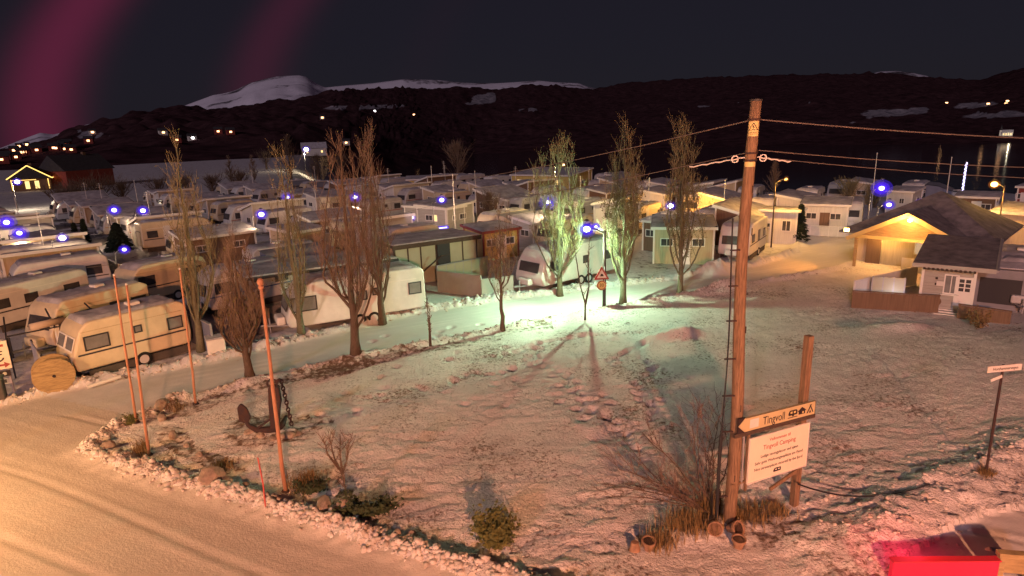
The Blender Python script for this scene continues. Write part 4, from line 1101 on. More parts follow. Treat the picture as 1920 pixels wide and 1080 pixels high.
MB().box((cL, -0.03, HW/2), (0.12, 0.14, HW)).build('corner_board', M['trim_white'], gc)
for zz_ in (1.75, 1.45): MB().box((cL*0.28, -0.08, zz_), (0.1, 0.05, 0.1)).build('wall_ornament', M['iron'], gc)
MB().box((cL*0.36, -0.09, 1.5), (0.3, 0.06, 0.24)).build('mail_box', M['board_white'], gc)
MB().disc((cL*0.33, -0.07, 0.55), 0.22, (0, 1, 0), 0.05, 16).build('wreath', M['wood_post'], gc)
# terrace
make_fence((17.79, 31.16), (21.32, 29.78), 0.95, 4, 'wall_brown', 'terrace_wall', 'long dark brown terrace wall in front of the grey cabin', 'wall_brown')
make_fence((21.69, 28.82), (23.05, 27.40), 0.75, 3, 'wall_brown', 'terrace_wall', 'short dark terrace wall right of the cabin steps', 'wall_brown')
make_fence((19.74, 32.86), (21.13, 32.25), 1.3, 3, 'frosted', 'glass_windbreak', 'three frosted glass panels on the terrace wall of the grey cabin', 'metal_pole', cap=False)
make_fence((18.63, 32.55), (23.91, 35.52), 1.15, 5, 'board_white', 'terrace_fence', 'pale board fence along the back of the grey cabin terrace', 'trim_white')
tf = empty('terrace_deck', (A0[0], A0[1], 0), ca, 'low plank deck lit white between the terrace walls of the grey cabin', 'deck')
for k in range(10): MB().box((-1.6, 0.1+k*0.22, 0.12), (3.0, 0.2, 0.06)).build('plank', M['board_white'], tf)
tl = empty('terrace_lamp', (A0[0]-1.0*math.cos(ca)+0.3*math.sin(-ca), A0[1]-1.0*math.sin(ca)+0.2, 0.15), ca, 'low white strip lamp on the terrace floor of the grey cabin', 'lamp')
MB().box((0, 0, 0.06), (0.9, 0.06, 0.06)).build('tube', M['led_violet'], tl)
MB().box((0, 0, 0.015), (1.0, 0.1, 0.03)).build('base', M['metal_pole'], tl)
point('terrace_light', tl, (0, 0, 0.32), 22, (1.0, 0.86, 0.9), 0.1)
st = empty('door_steps', (*(21.67, 29.55), 0), ca, 'short flight of wooden steps up to the white door', 'steps')
for k in range(3): MB().box((0, 0.28*k, 0.05+0.06*k), (1.1, 0.3, 0.1)).build('step', M['board_white'], st)
# awning caravan behind the grey cabin at the right edge
v = make_caravan('old', 5.4, body='van_grey', wins=[(-0.34, 0.8, 0.7), (0.2, 0.9, 0.6)])
v.location = (*(27.07, 31.98), 0); v.rotation_euler = (0, 0, R(55))
tag(v, 'grey caravan with a dark awning next to the grey cabin, cut by the right edge', 'caravan', 'caravans on the campsite')
aw = empty('awning', (*(24.63, 30.18), 0), ca, 'grey cloth awning between the grey cabin and the caravan behind it', 'awning')
MB().prism([(0, 0), (2.2, 0), (2.2, 2.5), (0, 2.1)], 'x', -1.0, 1.0).build('cloth', M['fabric_grey'], aw)
MB().box((0, -0.02, 1.0), (1.7, 0.03, 1.3)).build('window', M['frame_dark'], aw)
MB().box((0, 1.1, 2.42), (2.2, 2.4, 0.08), rx=math.atan2(0.4, 2.2)).build('roof_snow', M['roof_snow'], aw, bevel=0.03)

# ================================================================== poles, masts, wires
def mast(px, h, label, m='trim_white', r=0.05, name='mast'):
    o = empty(name, (*px, 0), 0, label, 'mast')
    MB().tube([(0, 0, 0), (0, 0, h)], [r, r*0.6], 8).build('pole', M[m], o)
    MB().blob((0, 0, h+0.03), (r*1.5, r*1.5, r*1.2), random.Random(2), 0, 1).build('finial', M[m], o)
    return o
mast((39.96, 68.30), 6.2, 'white flag mast left of the tree by the shore')
mast((46.87, 66.50), 5.6, 'white flag mast right of the gangway')
mast((-5.09, 57.31), 6.0, 'tall white mast beside the grey board cabin')
mast((-10.16, 83.11), 5.6, 'thin mast right of the orange-lit cabin')
mast((22.83, 59.84), 7.0, 'wooden lamp mast just left of the power pole', 'wood_post', 0.07)
mast((-4.58, 86.00), 4.6, 'thin mast left of the service house')
mast((-48.40, 81.43), 5.0, 'thin mast above the far left lamp')
mast((-50.66, 64.23), 4.6, 'thin mast beside the lamps at the left edge')
# fairy-lit mast
fm = empty('fairy_light_mast', (*(48.52, 66.54), 0), 0, 'mast wound with a string of white and violet lights at the quay', 'mast')
MB().tube([(0, 0, 0), (0, 0, 5.2)], 0.05, 6).build('pole', M['metal_pole'], fm)
rr = random.Random(3)
for k in range(34):
    MB().blob((0.055*math.cos(k*2.1), 0.055*math.sin(k*2.1)-0.03, 0.7 + k*0.13), (0.075, 0.075, 0.06), rr, 0, 1).build('bulb', M['led_violet'], fm)
# gangway at the quay
gw_ = empty('gangway', (*(48.19, 69.64), 0.9), R(-8), 'white lattice gangway by the water', 'gangway')
for zz_ in (0.1, 0.95): MB().tube([(-2.2, 0, zz_), (2.2, 0, zz_)], 0.05, 6).build('chord', M['trim_white'], gw_)
for k in range(6):
    x = -2.2 + k*0.88
    MB().tube([(x, 0, 0.1), (x, 0, 0.95)], 0.035, 6).build('post', M['trim_white'], gw_)
    if k < 5: MB().tube([(x, 0, 0.1), (x+0.88, 0, 0.95)], 0.03, 6).build('diagonal', M['trim_white'], gw_)
for s in (-1.9, 1.9): MB().box((s, 0.3, -0.42), (0.12, 0.6, 0.95)).build('support', M['wood_post'], gw_)

# the power pole
pb = (5.10, 13.26)
pole = empty('power_pole', (*pb, 0), 0, 'tall round wooden power pole with a yellow warning plate, standing by the road sign', 'power pole')
n = 14; rr = random.Random(8)
pts = [(0.06*math.sin(i*0.5)-0.0, 0, 10.0*i/n) for i in range(n+1)]
MB().tube(pts, [0.152-0.042*i/n for i in range(n+1)], 18).build('shaft', M['wood_post'], pole, smooth=True)
MB().tube([(pts[-1][0], 0, 9.99), (pts[-1][0], 0, 10.03)], 0.125, 18).build('cap', M['frame_dark'], pole)
def plate(z, w, h, m, parent, nm='warning_plate'):
    a0 = math.atan2(-pb[0], pb[1]) # faces the camera's side of the road
    x = np.interp(z, [p[2] for p in pts], [p[0] for p in pts]); rad = 0.152-0.042*z/10+0.006
    g = MB(); vs = []
    for i in range(9):
        t = -math.pi/2 - 0.35 + (i/8-0.5)*w/rad
        for zz in (-h/2, h/2): vs.append((x+rad*math.cos(t), rad*math.sin(t), z+zz))
    g.add(vs, [(2*i, 2*i+2, 2*i+3, 2*i+1) for i in range(8)])
    return g.build(nm, M[m], parent)
wp = plate(9.44, 0.22, 0.30, 'sign_yellow', pole)
x_ = 0.06*math.sin(13.2*0.5); rad = 0.118
def on_pole(u, z): t = -math.pi/2-0.35+u/rad; return (x_+(rad+0.004)*math.cos(t), (rad+0.004)*math.sin(t), z)
for a_, b_ in (((-0.085, 9.42), (0.0, 9.56)), ((0.0, 9.56), (0.085, 9.42)), ((0.085, 9.42), (-0.085, 9.42)), ((0.005, 9.52), (-0.012, 9.475)), ((-0.012, 9.475), (0.014, 9.475)), ((0.014, 9.475), (-0.004, 9.435))):
    MB().tube([on_pole(*a_), on_pole((a_[0]+b_[0])/2, (a_[1]+b_[1])/2), on_pole(*b_)], 0.007, 4).build('warning_mark', M['print_black'], wp)
for zz_ in (9.37, 9.335): MB().tube([on_pole(-0.07, zz_), on_pole(0, zz_), on_pole(0.07, zz_)], 0.005, 4).build('warning_lettering', M['print_black'], wp)
plate(8.72, 0.24, 0.10, 'sign_yellow', pole, 'marker_plate')
for zz_ in (9.63, 8.95, 8.80): MB().disc((np.interp(zz_, [p[2] for p in pts], [p[0] for p in pts]), 0, zz_), 0.135, (0, 0, 1), 0.04, 16).build('band', M['iron'], pole)
cb = [(-0.32-0.03*math.sin(z), -0.12, z) for z in np.linspace(0.0, 7.6, 20)]
MB().tube(cb, [0.045 if p[2] < 2.6 else 0.018 for p in cb], 8).build('riser_cable', M['cable'], pole)
for z in (0.9, 2.6, 3.5, 4.4, 5.3, 6.1, 6.9): MB().box((-0.2, -0.08, z), (0.30, 0.03, 0.03)).build('cable_clip', M['iron'], pole)
for z, s in ((1.4, -1), (3.2, 1), (5.1, 1), (7.3, 1), (8.2, -1)): MB().box((s*0.02+0.05, -0.145, z), (0.02, 0.02, 0.16)).build('crack', M['dark_wood'], pole)
def wire(name, a, b, sag, r, label, m='wire', n=24, r1=None):
    pts_ = []
    for i in range(n+1):
        t = i/n
        pts_.append((a[0]+(b[0]-a[0])*t, a[1]+(b[1]-a[1])*t, a[2]+(b[2]-a[2])*t - 4*sag*t*(1-t)))
    return tag(MB().tube(pts_, r, 4).build(name, M[m]), label, 'wire')
px_, py_ = pb
wire('overhead_wire', (px_-0.12, py_, 9.6), (-30, 96, 7.2), 2.6, 0.012, 'upper wire running from the power pole back over the campsite')
wire('overhead_wire', (px_+0.15, py_, 9.62), (40, 26, 9.0), 0.7, 0.013, 'upper wire running from the power pole out to the right')
wire('overhead_wire', (px_-0.12, py_, 8.95), (-26, 97, 6.0), 3.1, 0.010, 'lower wire running from the power pole back over the campsite')
wire('overhead_wire', (px_+0.15, py_, 9.0), (40, 26, 8.2), 0.8, 0.009, 'middle wire running from the power pole out to the right')
wire('overhead_wire', (px_+0.15, py_, 8.86), (40, 27, 7.8), 0.9, 0.008, 'lowest wire running from the power pole out to the right')
for s, e_, lb_ in ((-1, (px_-0.92, py_+1.25, 8.62), 'twisted wire grip left of the power pole'), (1, (px_+1.0, py_+0.35, 8.72), 'twisted wire grip right of the power pole')):
    a_ = Vector((px_+s*0.14, py_-0.02, 8.86)); b_ = Vector(e_)
    o = MB().tube([a_.lerp(b_, i/12) + Vector((0, 0, 0.012*math.sin(i*2.2))) for i in range(13)], 0.015, 6).build('wire_grip', M['trim_white'])
    MB().tube([a_.lerp(b_, 0.16) + Vector((0.07*math.cos(w_), 0, 0.07*math.sin(w_))) for w_ in np.linspace(0, 6.283, 12)], 0.014, 5).build('eye', M['trim_white'], o)
    tag(o, lb_, 'wire')
wire('stay_wire', (*(-25.77, 30.62), 3.2), (-7, 56, 3.4), 0.5, 0.012, 'thin wire over the caravan roofs at the left edge')
wire('ground_cable', (6.9, 13.6, 0.9), (*(10.59, 14.17), 0.42), 0.35, 0.022, 'black cable hanging from the sign post down to the snow', 'cable')

# ================================================================== trees
def strand(mb, p, d, L, r0, r1, rng, k=3, up=0.25, n=3, wob=0.12):
    pts_ = [p.copy()]; q = p.copy(); dd = d.normalized()
    for i in range(k):
        dd = (dd + Vector((rng.gauss(0, wob), rng.gauss(0, wob), rng.gauss(0, wob)*0.5 + up))).normalized()
        q = q + dd*(L/k); pts_.append(q.copy())
    mb.tube(pts_, [r0+(r1-r0)*i/k for i in range(k+1)], n, cap=False)
    return pts_, dd
def poplar(base, H, Rm, label, seed, leaves=0, green=False, lean=(0, 0), leaders=7, limbs=15, twigs=7, trunk_r=0.16, fork=0.13, group='poplars along the lane', leafm='leaf', top_leaves=0.2):
    """a fastigiate tree: a short trunk, several steep leaders that open to the crown's width, limbs and twigs that hug them"""
    rng = random.Random(seed)
    root = empty('poplar_tree', (*base, zat(*base)-0.05), 0, label, 'tree', group)
    tb, cb_, lf = MB(), MB(), MB()
    def off(z): return Vector((lean[0]*z, lean[1]*z, 0))
    zf = fork*H; n0 = 6
    wob = [Vector((rng.gauss(0, .035), rng.gauss(0, .035), 0)) for _ in range(20)]
    tp = [off(H*0.96*i/16) + Vector((0, 0, H*0.96*i/16)) + wob[i]*min(1, i/4) for i in range(17)]
    tb.tube(tp, [trunk_r*(1.45 if i == 0 else 1.05 if i == 1 else 1.0)*(1-0.94*i/16)**(0.6 if i < 3 else 1.25)+0.008 for i in range(17)], 9)
    paths = [(tp[2:], trunk_r*0.5)]; ends = []
    for k in range(leaders):
        a = 2*math.pi*(k+rng.uniform(-.3, .3))/leaders
        out = Vector((math.cos(a), math.sin(a), 0)); z0 = zf*rng.uniform(0.75, 2.1); zt = H*rng.uniform(0.55, 0.97)
        Rl = Rm*rng.uniform(0.35, 0.85); pts_ = []; m = 10
        for i in range(m+1):
            s_ = i/m; z = z0 + (zt-z0)*s_
            r_ = Rl*(min(1, s_/0.38)**0.65)*(1 - 0.62*max(0, s_-0.45)/0.55)
            pts_.append(off(z) + out*r_ + Vector((rng.gauss(0, .03), rng.gauss(0, .03), z)) if i else off(z0) + Vector((0, 0, z0)))
        r0 = trunk_r*rng.uniform(.24, .36)
        tb.tube(pts_, [r0*(1-0.9*i/m)+0.006 for i in range(m+1)], 6, cap=False)
        paths.append((pts_, r0))
    for pts_, r0 in paths:
        m = len(pts_)-1
        for j in range(limbs):
            s_ = rng.uniform(0.08, 0.97)*m; i = min(m-1, int(s_)); q = pts_[i].lerp(pts_[i+1], s_-i)
            a = rng.uniform(0, 6.283); d = Vector((math.cos(a)*.62, math.sin(a)*.62, 1.0))
            Ll = rng.uniform(0.7, 1.9)*(1-0.45*s_/m)*H/10
            lp, dd = strand(tb, q, d, Ll, 0.015*(1-0.5*s_/m), 0.006, rng, 4, 0.26, 4, 0.08)
            for u in range(twigs):
                q2 = rng.choice(lp[1:])
                tw, d2 = strand(cb_, q2, dd*0.6 + Vector((rng.gauss(0, .5), rng.gauss(0, .5), 0.5)), rng.uniform(0.3, 0.85)*H/10, 0.0075, 0.004, rng, 3, 0.2, 3, 0.12)
                ends.append(tw[-1]); ends.append(tw[1])
                if u % 2 == 0:
                    t2, _ = strand(cb_, tw[rng.choice((1, 2))], d2 + Vector((rng.gauss(0, .6), rng.gauss(0, .6), 0.2)), rng.uniform(0.2, 0.5), 0.0055, 0.0035, rng, 2, 0.15, 3)
                    ends.append(t2[-1])
    tb.build('trunk', M['bark_green' if green else 'bark'], root, smooth=True)
    cb_.build('crown', M['twig_green' if green else 'twig'], root)
    if leaves:
        c = 0
        while c < leaves:
            p = rng.choice(ends) + Vector((rng.gauss(0, .07), rng.gauss(0, .07), rng.gauss(0, .10)))
            if p.z > H*0.62 and rng.random() > top_leaves*2.2:
                c += 0.3; continue
            c += 1
            s = rng.uniform(0.024, 0.052)
            x = Vector((rng.gauss(0, 1), rng.gauss(0, 1), rng.gauss(0, 1))).normalized(); y = x.orthogonal().normalized()
            lf.add([p-x*s, p-y*s*0.75, p+x*s, p+y*s*0.75], [(0, 1, 2, 3)])
        lf.build('leaves', M[leafm], root)
    return root
poplar((-10.72, 23.56), 5.9, 1.34, 'bare brown poplar nearest the flagpole with the round finial', 1, 300, leaders=9, limbs=17, twigs=9, trunk_r=0.15, lean=(0.0, 0), fork=0.14)
poplar((-14.65, 27.59), 10.4, 1.18, 'tall forked poplar rising behind the end of the cream caravan', 2, 300, True, leaders=6, limbs=14, lean=(0.035, 0), fork=0.08)
poplar((-10.46, 29.21), 9.0, 1.12, 'forked poplar with a leaning trunk in front of the carport', 3, 300, True, leaders=5, limbs=14, lean=(0.0, 0), fork=0.08)
poplar((-6.99, 25.92), 9.6, 1.40, 'dense bare poplar with a thick dark trunk standing between lane and lawn', 4, 200, leaders=8, limbs=15, twigs=8, trunk_r=0.19, lean=(0.022, 0))
poplar((-6.85, 31.13), 10.1, 1.51, 'bare poplar in front of the wheels of the big white caravan', 5, 250, leaders=8, limbs=14, twigs=7, trunk_r=0.17)
poplar((-0.52, 29.22), 6.2, 0.84, 'slim dark tree at the lawn edge in front of the pale fence', 6, 500, leaders=5, limbs=12, twigs=6, trunk_r=0.10, fork=0.2)
poplar((2.85, 35.76), 9.4, 2.0, 'leafy poplar left of the street lamp, hiding part of the green-lit caravan', 7, 3600, True, leaders=9, limbs=14, twigs=7)
poplar((6.17, 33.35), 10.0, 1.51, 'leafiest tall poplar just right of the street lamp', 8, 4600, True, leaders=10, limbs=15, twigs=8, trunk_r=0.17)
poplar((9.91, 35.38), 10.0, 1.51, 'leafy poplar standing alone right of the leafiest one', 9, 3200, True, leaders=9, limbs=15, twigs=8, trunk_r=0.15)
# young forked tree in front of the street lamp
def sapling(base, label, stems, seed, name='young_tree', m='bark', tw=6, Lt=0.6, group=None, cat='tree', r0=0.03):
    rng = random.Random(seed); root = empty(name, (*base, zat(*base)-0.03), 0, label, cat, group)
    tb, cb_ = MB(), MB()
    for pts_ in stems:
        P_ = [Vector(p) for p in pts_]
        tb.tube(P_, [r0*(1-0.75*i/(len(P_)-1)) for i in range(len(P_))], 7)
        for j in range(tw):
            s = rng.uniform(0.35, 1)*(len(P_)-1); i = min(len(P_)-2, int(s)); q = P_[i].lerp(P_[i+1], s-i)
            t_, _ = strand(cb_, q, Vector((rng.gauss(0, .7), rng.gauss(0, .7), 0.9)), Lt*rng.uniform(.5, 1.1), r0*0.32, r0*0.16, rng, 3, 0.15, 4)
            for u in range(2): strand(cb_, t_[rng.choice((1, 2))], Vector((rng.gauss(0, .8), rng.gauss(0, .8), 0.8)), Lt*0.5, r0*0.22, r0*0.12, rng, 2, 0.1)
    tb.build('trunk', M[m], root, smooth=True); cb_.build('crown', M['twig'], root)
    return root
sapling((3.71, 30.57), 'young tree forked into two bare stems in front of the street lamp', [[(0, 0, 0), (0.02, 0, 0.9), (-0.25, 0, 1.9), (-0.42, 0, 3.2), (-0.6, 0, 4.3)], [(0.02, 0, 0.85), (0.2, 0, 1.8), (0.16, 0, 3.0), (0.24, 0, 4.4)]], 21, tw=7, r0=0.055)
sapling((-3.88, 27.18), 'thin clumpy young tree tied to a stake beside the lane', [[(0, 0, 0), (0.02, 0, 1.0), (-0.02, 0, 2.2)], [(0.05, 0.02, 0), (0.07, 0.02, 1.9)]], 22, tw=26, Lt=0.22, r0=0.04)
sapling((-4.55, 14.63), 'small bare tree with upswept twigs in the foreground flower bed', [[(0, 0, 0), (-0.02, 0, 0.5), (-0.05, 0, 0.95)], [(-0.05, 0, 0.9), (-0.22, 0.02, 1.35), (-0.3, 0.02, 1.95)], [(-0.05, 0, 0.9), (-0.06, 0, 1.4), (-0.02, 0.05, 2.0)], [(-0.05, 0, 0.92), (0.12, 0, 1.35), (0.2, 0, 1.9)], [(-0.12, 0, 1.05), (-0.38, 0, 1.5), (-0.42, 0, 1.85)]], 23, tw=9, Lt=0.45, r0=0.035)
# spreading bare bush beside the power pole
rng = random.Random(31)
bb = (4.72, 13.72); bush = empty('bare_bush', (*bb, zat(*bb)-0.05), 0, 'spreading bare bush with arching branches left of the power pole', 'bush')
tb, cb_ = MB(), MB()
for k in range(15):
    a = rng.uniform(1.2, 4.4)
    d = Vector((math.cos(a)*(1.9 if math.cos(a) < 0 else 0.1), math.sin(a)*0.6, 1.0))
    p_, dd = strand(tb, Vector((rng.gauss(0, .08), rng.gauss(0, .08), 0.02)), d, rng.uniform(1.6, 2.9), 0.024, 0.009, rng, 6, -0.02, 5, 0.13)
    for j in range(10):
        t_, d2 = strand(cb_, rng.choice(p_[1:]), dd*0.7 + Vector((rng.gauss(-0.2, .5), rng.gauss(0, .6), 0.45)), rng.uniform(0.4, 1.1), 0.008, 0.004, rng, 4, 0.05, 4, 0.2)
        for u in range(3): strand(cb_, rng.choice(t_[1:]), d2 + Vector((rng.gauss(0, .8), rng.gauss(0, .8), 0.3)), rng.uniform(0.2, 0.5), 0.007, 0.004, rng, 2, 0.03, 3, 0.2)
tb.build('branches', M['bark'], bush, smooth=True); cb_.build('twigs', M['bush_berry'], bush)
def leafy_shrub(base, label, rx, ry, rz_, n, seed, m='leaf_ever', s0=0.035, s1=0.075, name='evergreen_shrub', stems=14):
    rng = random.Random(seed); root = empty(name, (*base, zat(*base)-0.02), 0, label, 'shrub')
    tb, lf = MB(), MB(); tips = []
    for k in range(stems):
        a = rng.uniform(0, 6.283); p_, _ = strand(tb, Vector((0, 0, 0)), Vector((math.cos(a)*rx, math.sin(a)*ry, rz_*rng.uniform(.5, 1.2))), max(rx, rz_)*rng.uniform(.6, 1.1), 0.014, 0.006, rng, 5, 0.02, 4, 0.15)
        tips += p_[1:]
    for _ in range(n):
        c = rng.choice(tips); p = c + Vector((rng.gauss(0, rx*.17), rng.gauss(0, ry*.17), rng.gauss(0, rz_*.14)))
        if p.z < 0.02: p.z = 0.02 + rng.random()*0.1
        s = rng.uniform(s0, s1); x = Vector((rng.gauss(0, 1), rng.gauss(0, 1), rng.gauss(0, .6))).normalized(); y = x.orthogonal().normalized()
        lf.add([p-x*s, p-y*s*0.5, p+x*s, p+y*s*0.5], [(0, 1, 2, 3)])
    tb.build('stems', M['twig'], root); lf.build('leaves', M[m], root)
    return root
leafy_shrub((-0.57, 12.79), 'rounded olive evergreen shrub at the lower middle of the lawn', 0.55, 0.4, 0.85, 2600, 41)
leafy_shrub((-3.91, 14.17), 'low dark creeping shrub at the foot of the small bare tree', 0.75, 0.35, 0.28, 1800, 42, 'leaf_dark')
leafy_shrub((-5.79, 15.33), 'low leafy clump beside the foot of the flagpole with the finial', 0.5, 0.3, 0.3, 700, 43, 'leaf_dark')
leafy_shrub((-13.43, 19.87), 'small clipped green bush between two flagpole feet', 0.32, 0.25, 0.35, 900, 44, 'leaf_ever', 0.025, 0.05)
leafy_shrub((21.39, 27.01), 'dry brown bush in front of the short terrace wall', 0.5, 0.4, 0.9, 500, 45, 'dry_grass')
def tuft(base, label, n, h, w, seed, m='dry_grass'):
    rng = random.Random(seed); mb = MB()
    for _ in range(n):
        x, y = rng.gauss(0, w*.4), rng.gauss(0, w*.3); a = rng.uniform(0, 6.283); hh = h*rng.uniform(.4, 1.1); l = rng.uniform(.1, .6)*hh
        dx, dy = math.cos(a)*l, math.sin(a)*l; px2, py2 = -math.sin(a)*0.009, math.cos(a)*0.009
        mb.add([(x-px2, y-py2, 0), (x+px2, y+py2, 0), (x+dx*.4+px2*.8, y+dy*.4+py2*.8, hh*.6), (x+dx*.4-px2*.8, y+dy*.4-py2*.8, hh*.6), (x+dx, y+dy, hh)], [(0, 1, 2, 3), (3, 2, 4)])
    o = mb.build('grass_tuft', M[m], None, loc=(*base, zat(*base)-0.02))
    return tag(o, label, 'grass', 'dry grass tufts on the lawn')
tuft((-11.84, 17.85), 'upright dry grass at the foot of the second flagpole', 160, 0.55, 0.3, 51)
tuft((-5.95, 15.60), 'russet dry grass right of the flagpole with the finial', 340, 0.55, 0.55, 52)
tuft((4.06, 13.06), 'olive dry grass below the bare bush', 420, 0.5, 0.7, 53)
tuft((4.81, 13.78), 'straw-coloured grass standing among the stems of the bare bush', 300, 0.6, 0.4, 54)
tuft((5.65, 13.51), 'matted brown grass between the power pole and the sign post', 420, 0.35, 0.7, 55)
tuft((6.39, 13.70), 'brown grass at the foot of the square sign post', 320, 0.3, 0.5, 56)
tuft((3.22, 12.51), 'dry grass behind the fallen flower pots', 260, 0.4, 0.5, 57)
tuft((-8.80, 16.77), 'short brown grass behind the large boulder', 240, 0.25, 0.4, 58)
tuft((-12.48, 21.09), 'thin dry stalks at the tip of the lawn', 120, 0.35, 0.6, 59)
tuft((12.46, 14.69), 'grass at the foot of the street name sign', 120, 0.25, 0.3, 60)
# trees behind and around the campsite
def far_tree(base, H, W, label, seed, m='twig', kind='bare', grp='trees behind the campsite'):
    rng = random.Random(seed); root = empty('bare_tree' if kind == 'bare' else 'spruce_tree', (*base, zat(*base)), 0, label, 'tree', grp)
    tb, cb_ = MB(), MB()
    tb.tube([(0, 0, 0), (0.1, 0, H*.4), (0, 0.1, H*0.9)], [W*0.05, W*0.035, 0.02], 7)
    if kind == 'bare':
        for k in range(46):
            t = rng.uniform(.15, .85); a = rng.uniform(0, 6.283); r_ = W*0.5*math.sin(math.pi*min(1, t+0.25))*rng.uniform(.5, 1)
            p_, dd = strand(cb_, Vector((0, 0, H*t)), Vector((math.cos(a), math.sin(a), 0.9)), r_*1.4, 0.04, 0.015, rng, 4, 0.12, 4)
            for j in range(12): 
                t2, d2 = strand(cb_, rng.choice(p_[1:]), dd + Vector((rng.gauss(0, .6), rng.gauss(0, .6), rng.gauss(.3, .4))), W*rng.uniform(.1, .25), 0.02, 0.01, rng, 3, 0.06, 3)
    else:
        for k in range(1400):
            t = rng.random()**0.8; a = rng.uniform(0, 6.283); r_ = W*0.5*(1-t)*rng.uniform(.25, 1.05) + 0.05
            p = Vector((math.cos(a)*r_, math.sin(a)*r_, H*(0.06+0.92*t) - r_*0.3)); s = 0.16*W
            x = Vector((math.cos(a), math.sin(a), -0.35)).normalized(); y = Vector((-math.sin(a), math.cos(a), rng.gauss(0, .3))).normalized()
            cb_.add([p-x*s*.6, p-y*s*0.45, p+x*s*.8, p+y*s*0.45], [(0, 1, 2, 3)])
    tb.build('trunk', M['bark'], root); cb_.build('crown', M[m if kind == 'bare' else 'needle'], root)
    return root
far_tree((-9.33, 116.46), 9.0, 8.0, 'wide bare tree standing dark behind the campsite left of the service house', 61)
far_tree((31.03, 73.23), 6.0, 2.4, 'slim bare tree behind the power pole at the shore', 62, 'bush_berry')
far_tree((38.44, 70.20), 3.4, 3.6, 'rounded bare tree at the shore left of the flag mast', 63, 'twig_green')
far_tree((41.58, 70.39), 2.8, 3.0, 'low bare bush by the white flag mast', 64, 'twig_green')
far_tree((23.51, 49.83), 2.9, 1.5, 'small dark spruce beside the white board cabin', 65, kind='spruce')
far_tree((-36.48, 51.82), 3.4, 1.3, 'dark clipped conifer right of the square beige annexe', 66, kind='spruce')
far_tree((-35.25, 51.19), 3.8, 1.3, 'taller of the two dark conifers beside the square beige annexe', 67, kind='spruce')
far_tree((-36.46, 57.25), 2.6, 2.6, 'dark conifer behind the white terrace fence in the left rows', 68, kind='spruce')
far_tree((-2.17, 65.23), 3.8, 3.4, 'dark shrubby tree among the cabins right of the tall white mast', 69, 'bark')
for k, (a_, r_, hh, ww) in enumerate(((-13.5, 190, 9, 9), (-12, 178, 7, 9), (-10.5, 170, 8, 8), (-9.2, 166, 6, 9), (-15, 205, 10, 9), (-16.4, 230, 11, 10), (-8, 160, 5, 8))):
    far_tree((r_*math.sin(R(a_)), r_*math.cos(R(a_))), hh, ww, '%s dark bare tree from the left along the shore behind the dense poplar' % ORD[(2, 3, 4, 5, 1, 0, 6)[k]], 100+k, 'bark', grp='trees along the shore')
for k, (px2, hh, ww) in enumerate((((-44.72, 129.57), 12.0, 6.0), ((-47.37, 157.27), 8.0, 7.0), ((-83.05, 217.29), 6.0, 8.0), ((-36.24, 135.96), 6.0, 6.0))):
    far_tree(px2, hh, ww, ('tall dark tree in front of the lit hillside house', 'broad dark tree right of the lit hillside house', 'low dark thicket tree on the edge of the snowy field', 'small dark tree at the end of the snowy field')[k], 70+k, 'bark')
for k, px2 in enumerate(((-67.74, 98.41), (-65.92, 100.84), (-63.79, 103.33), (-58.77, 105.14), (-55.50, 107.58), (-52.09, 110.14), (-47.96, 112.65), (-67.35, 94.21))):
    far_tree(px2, rg.uniform(2.6, 4.2), rg.uniform(5, 7), '%s bare bush from the left in the hedge along the snowy field' % ORD[(1, 2, 3, 4, 5, 6, 7, 0)[k]], 80+k, 'bark', grp='hedge along the field')
for k, px2 in enumerate(((-59.54, 135.06), (-55.02, 136.11))):
    far_tree(px2, 7.5, 3.0, ('slim bare tree left of a pair at the back of the left rows', 'slim bare tree right of a pair at the back of the left rows')[k], 90+k)


# ================================================================== lettering
def text(s, size, m, parent, loc, rot=(R(90), 0, 0), align='CENTER', name='lettering', sx=1.0):
    c = bpy.data.curves.new(name, 'FONT'); c.body = s; c.size = size; c.align_x = align; c.align_y = 'CENTER'; c.extrude = 0.002
    c.materials.append(M[m])
    tmp = bpy.data.objects.new('lettering_curve', c); COL.objects.link(tmp)
    me = bpy.data.meshes.new_from_object(tmp.evaluated_get(bpy.context.evaluated_depsgraph_get()))
    bpy.data.objects.remove(tmp)
    o = bpy.data.objects.new(name, me); link(o, parent); o.location = loc; o.rotation_euler = rot; o.scale = (sx, 1, 1)
    return o

# ================================================================== flagpoles
def flagpole(b, t, label, r=0.05, fin=False, m='flag_wood'):
    z0 = zat(*b); o = empty('flagpole', (*b, z0-0.05), 0, label, 'flagpole', 'flagpoles on the lawn')
    d = Vector(t) - Vector((*b, 0))
    n = 8; rng = random.Random(int(b[0]*100))
    MB().tube([(d.x*i/n + rng.gauss(0, .006), d.y*i/n, d.z*i/n+0.05) for i in range(n+1)], [r*(1-0.35*i/n) for i in range(n+1)], 10).build('pole', M[m], o, smooth=True)
    top = (d.x, d.y, d.z+0.05)
    if fin:
        MB().blob((top[0], top[1], top[2]+0.08), (0.085, 0.085, 0.11), rng, 0, 2).build('finial', M[m], o, smooth=True)
        MB().lathe((top[0], top[1], top[2]-0.1), [(0.06, 0), (0.075, 0.05), (0.05, 0.1)], 10).build('collar', M[m], o, smooth=True)
    else:
        MB().blob((top[0], top[1], top[2]+0.02), (r*0.9, r*0.9, r*0.8), rng, 0, 1).build('cap', M['trim_white'], o)
    MB().lathe((0, 0, 0.0), [(0.11, 0), (0.12, 0.06), (0.08, 0.11)], 10).build('foot', M['iron'], o)
    return o
flagpole((-13.24, 19.94), ((-13.24, 19.94)[0]+0.20, (-13.24, 19.94)[1], 5.25), 'leftmost flagpole, its foot by the small clipped bush', 0.045)
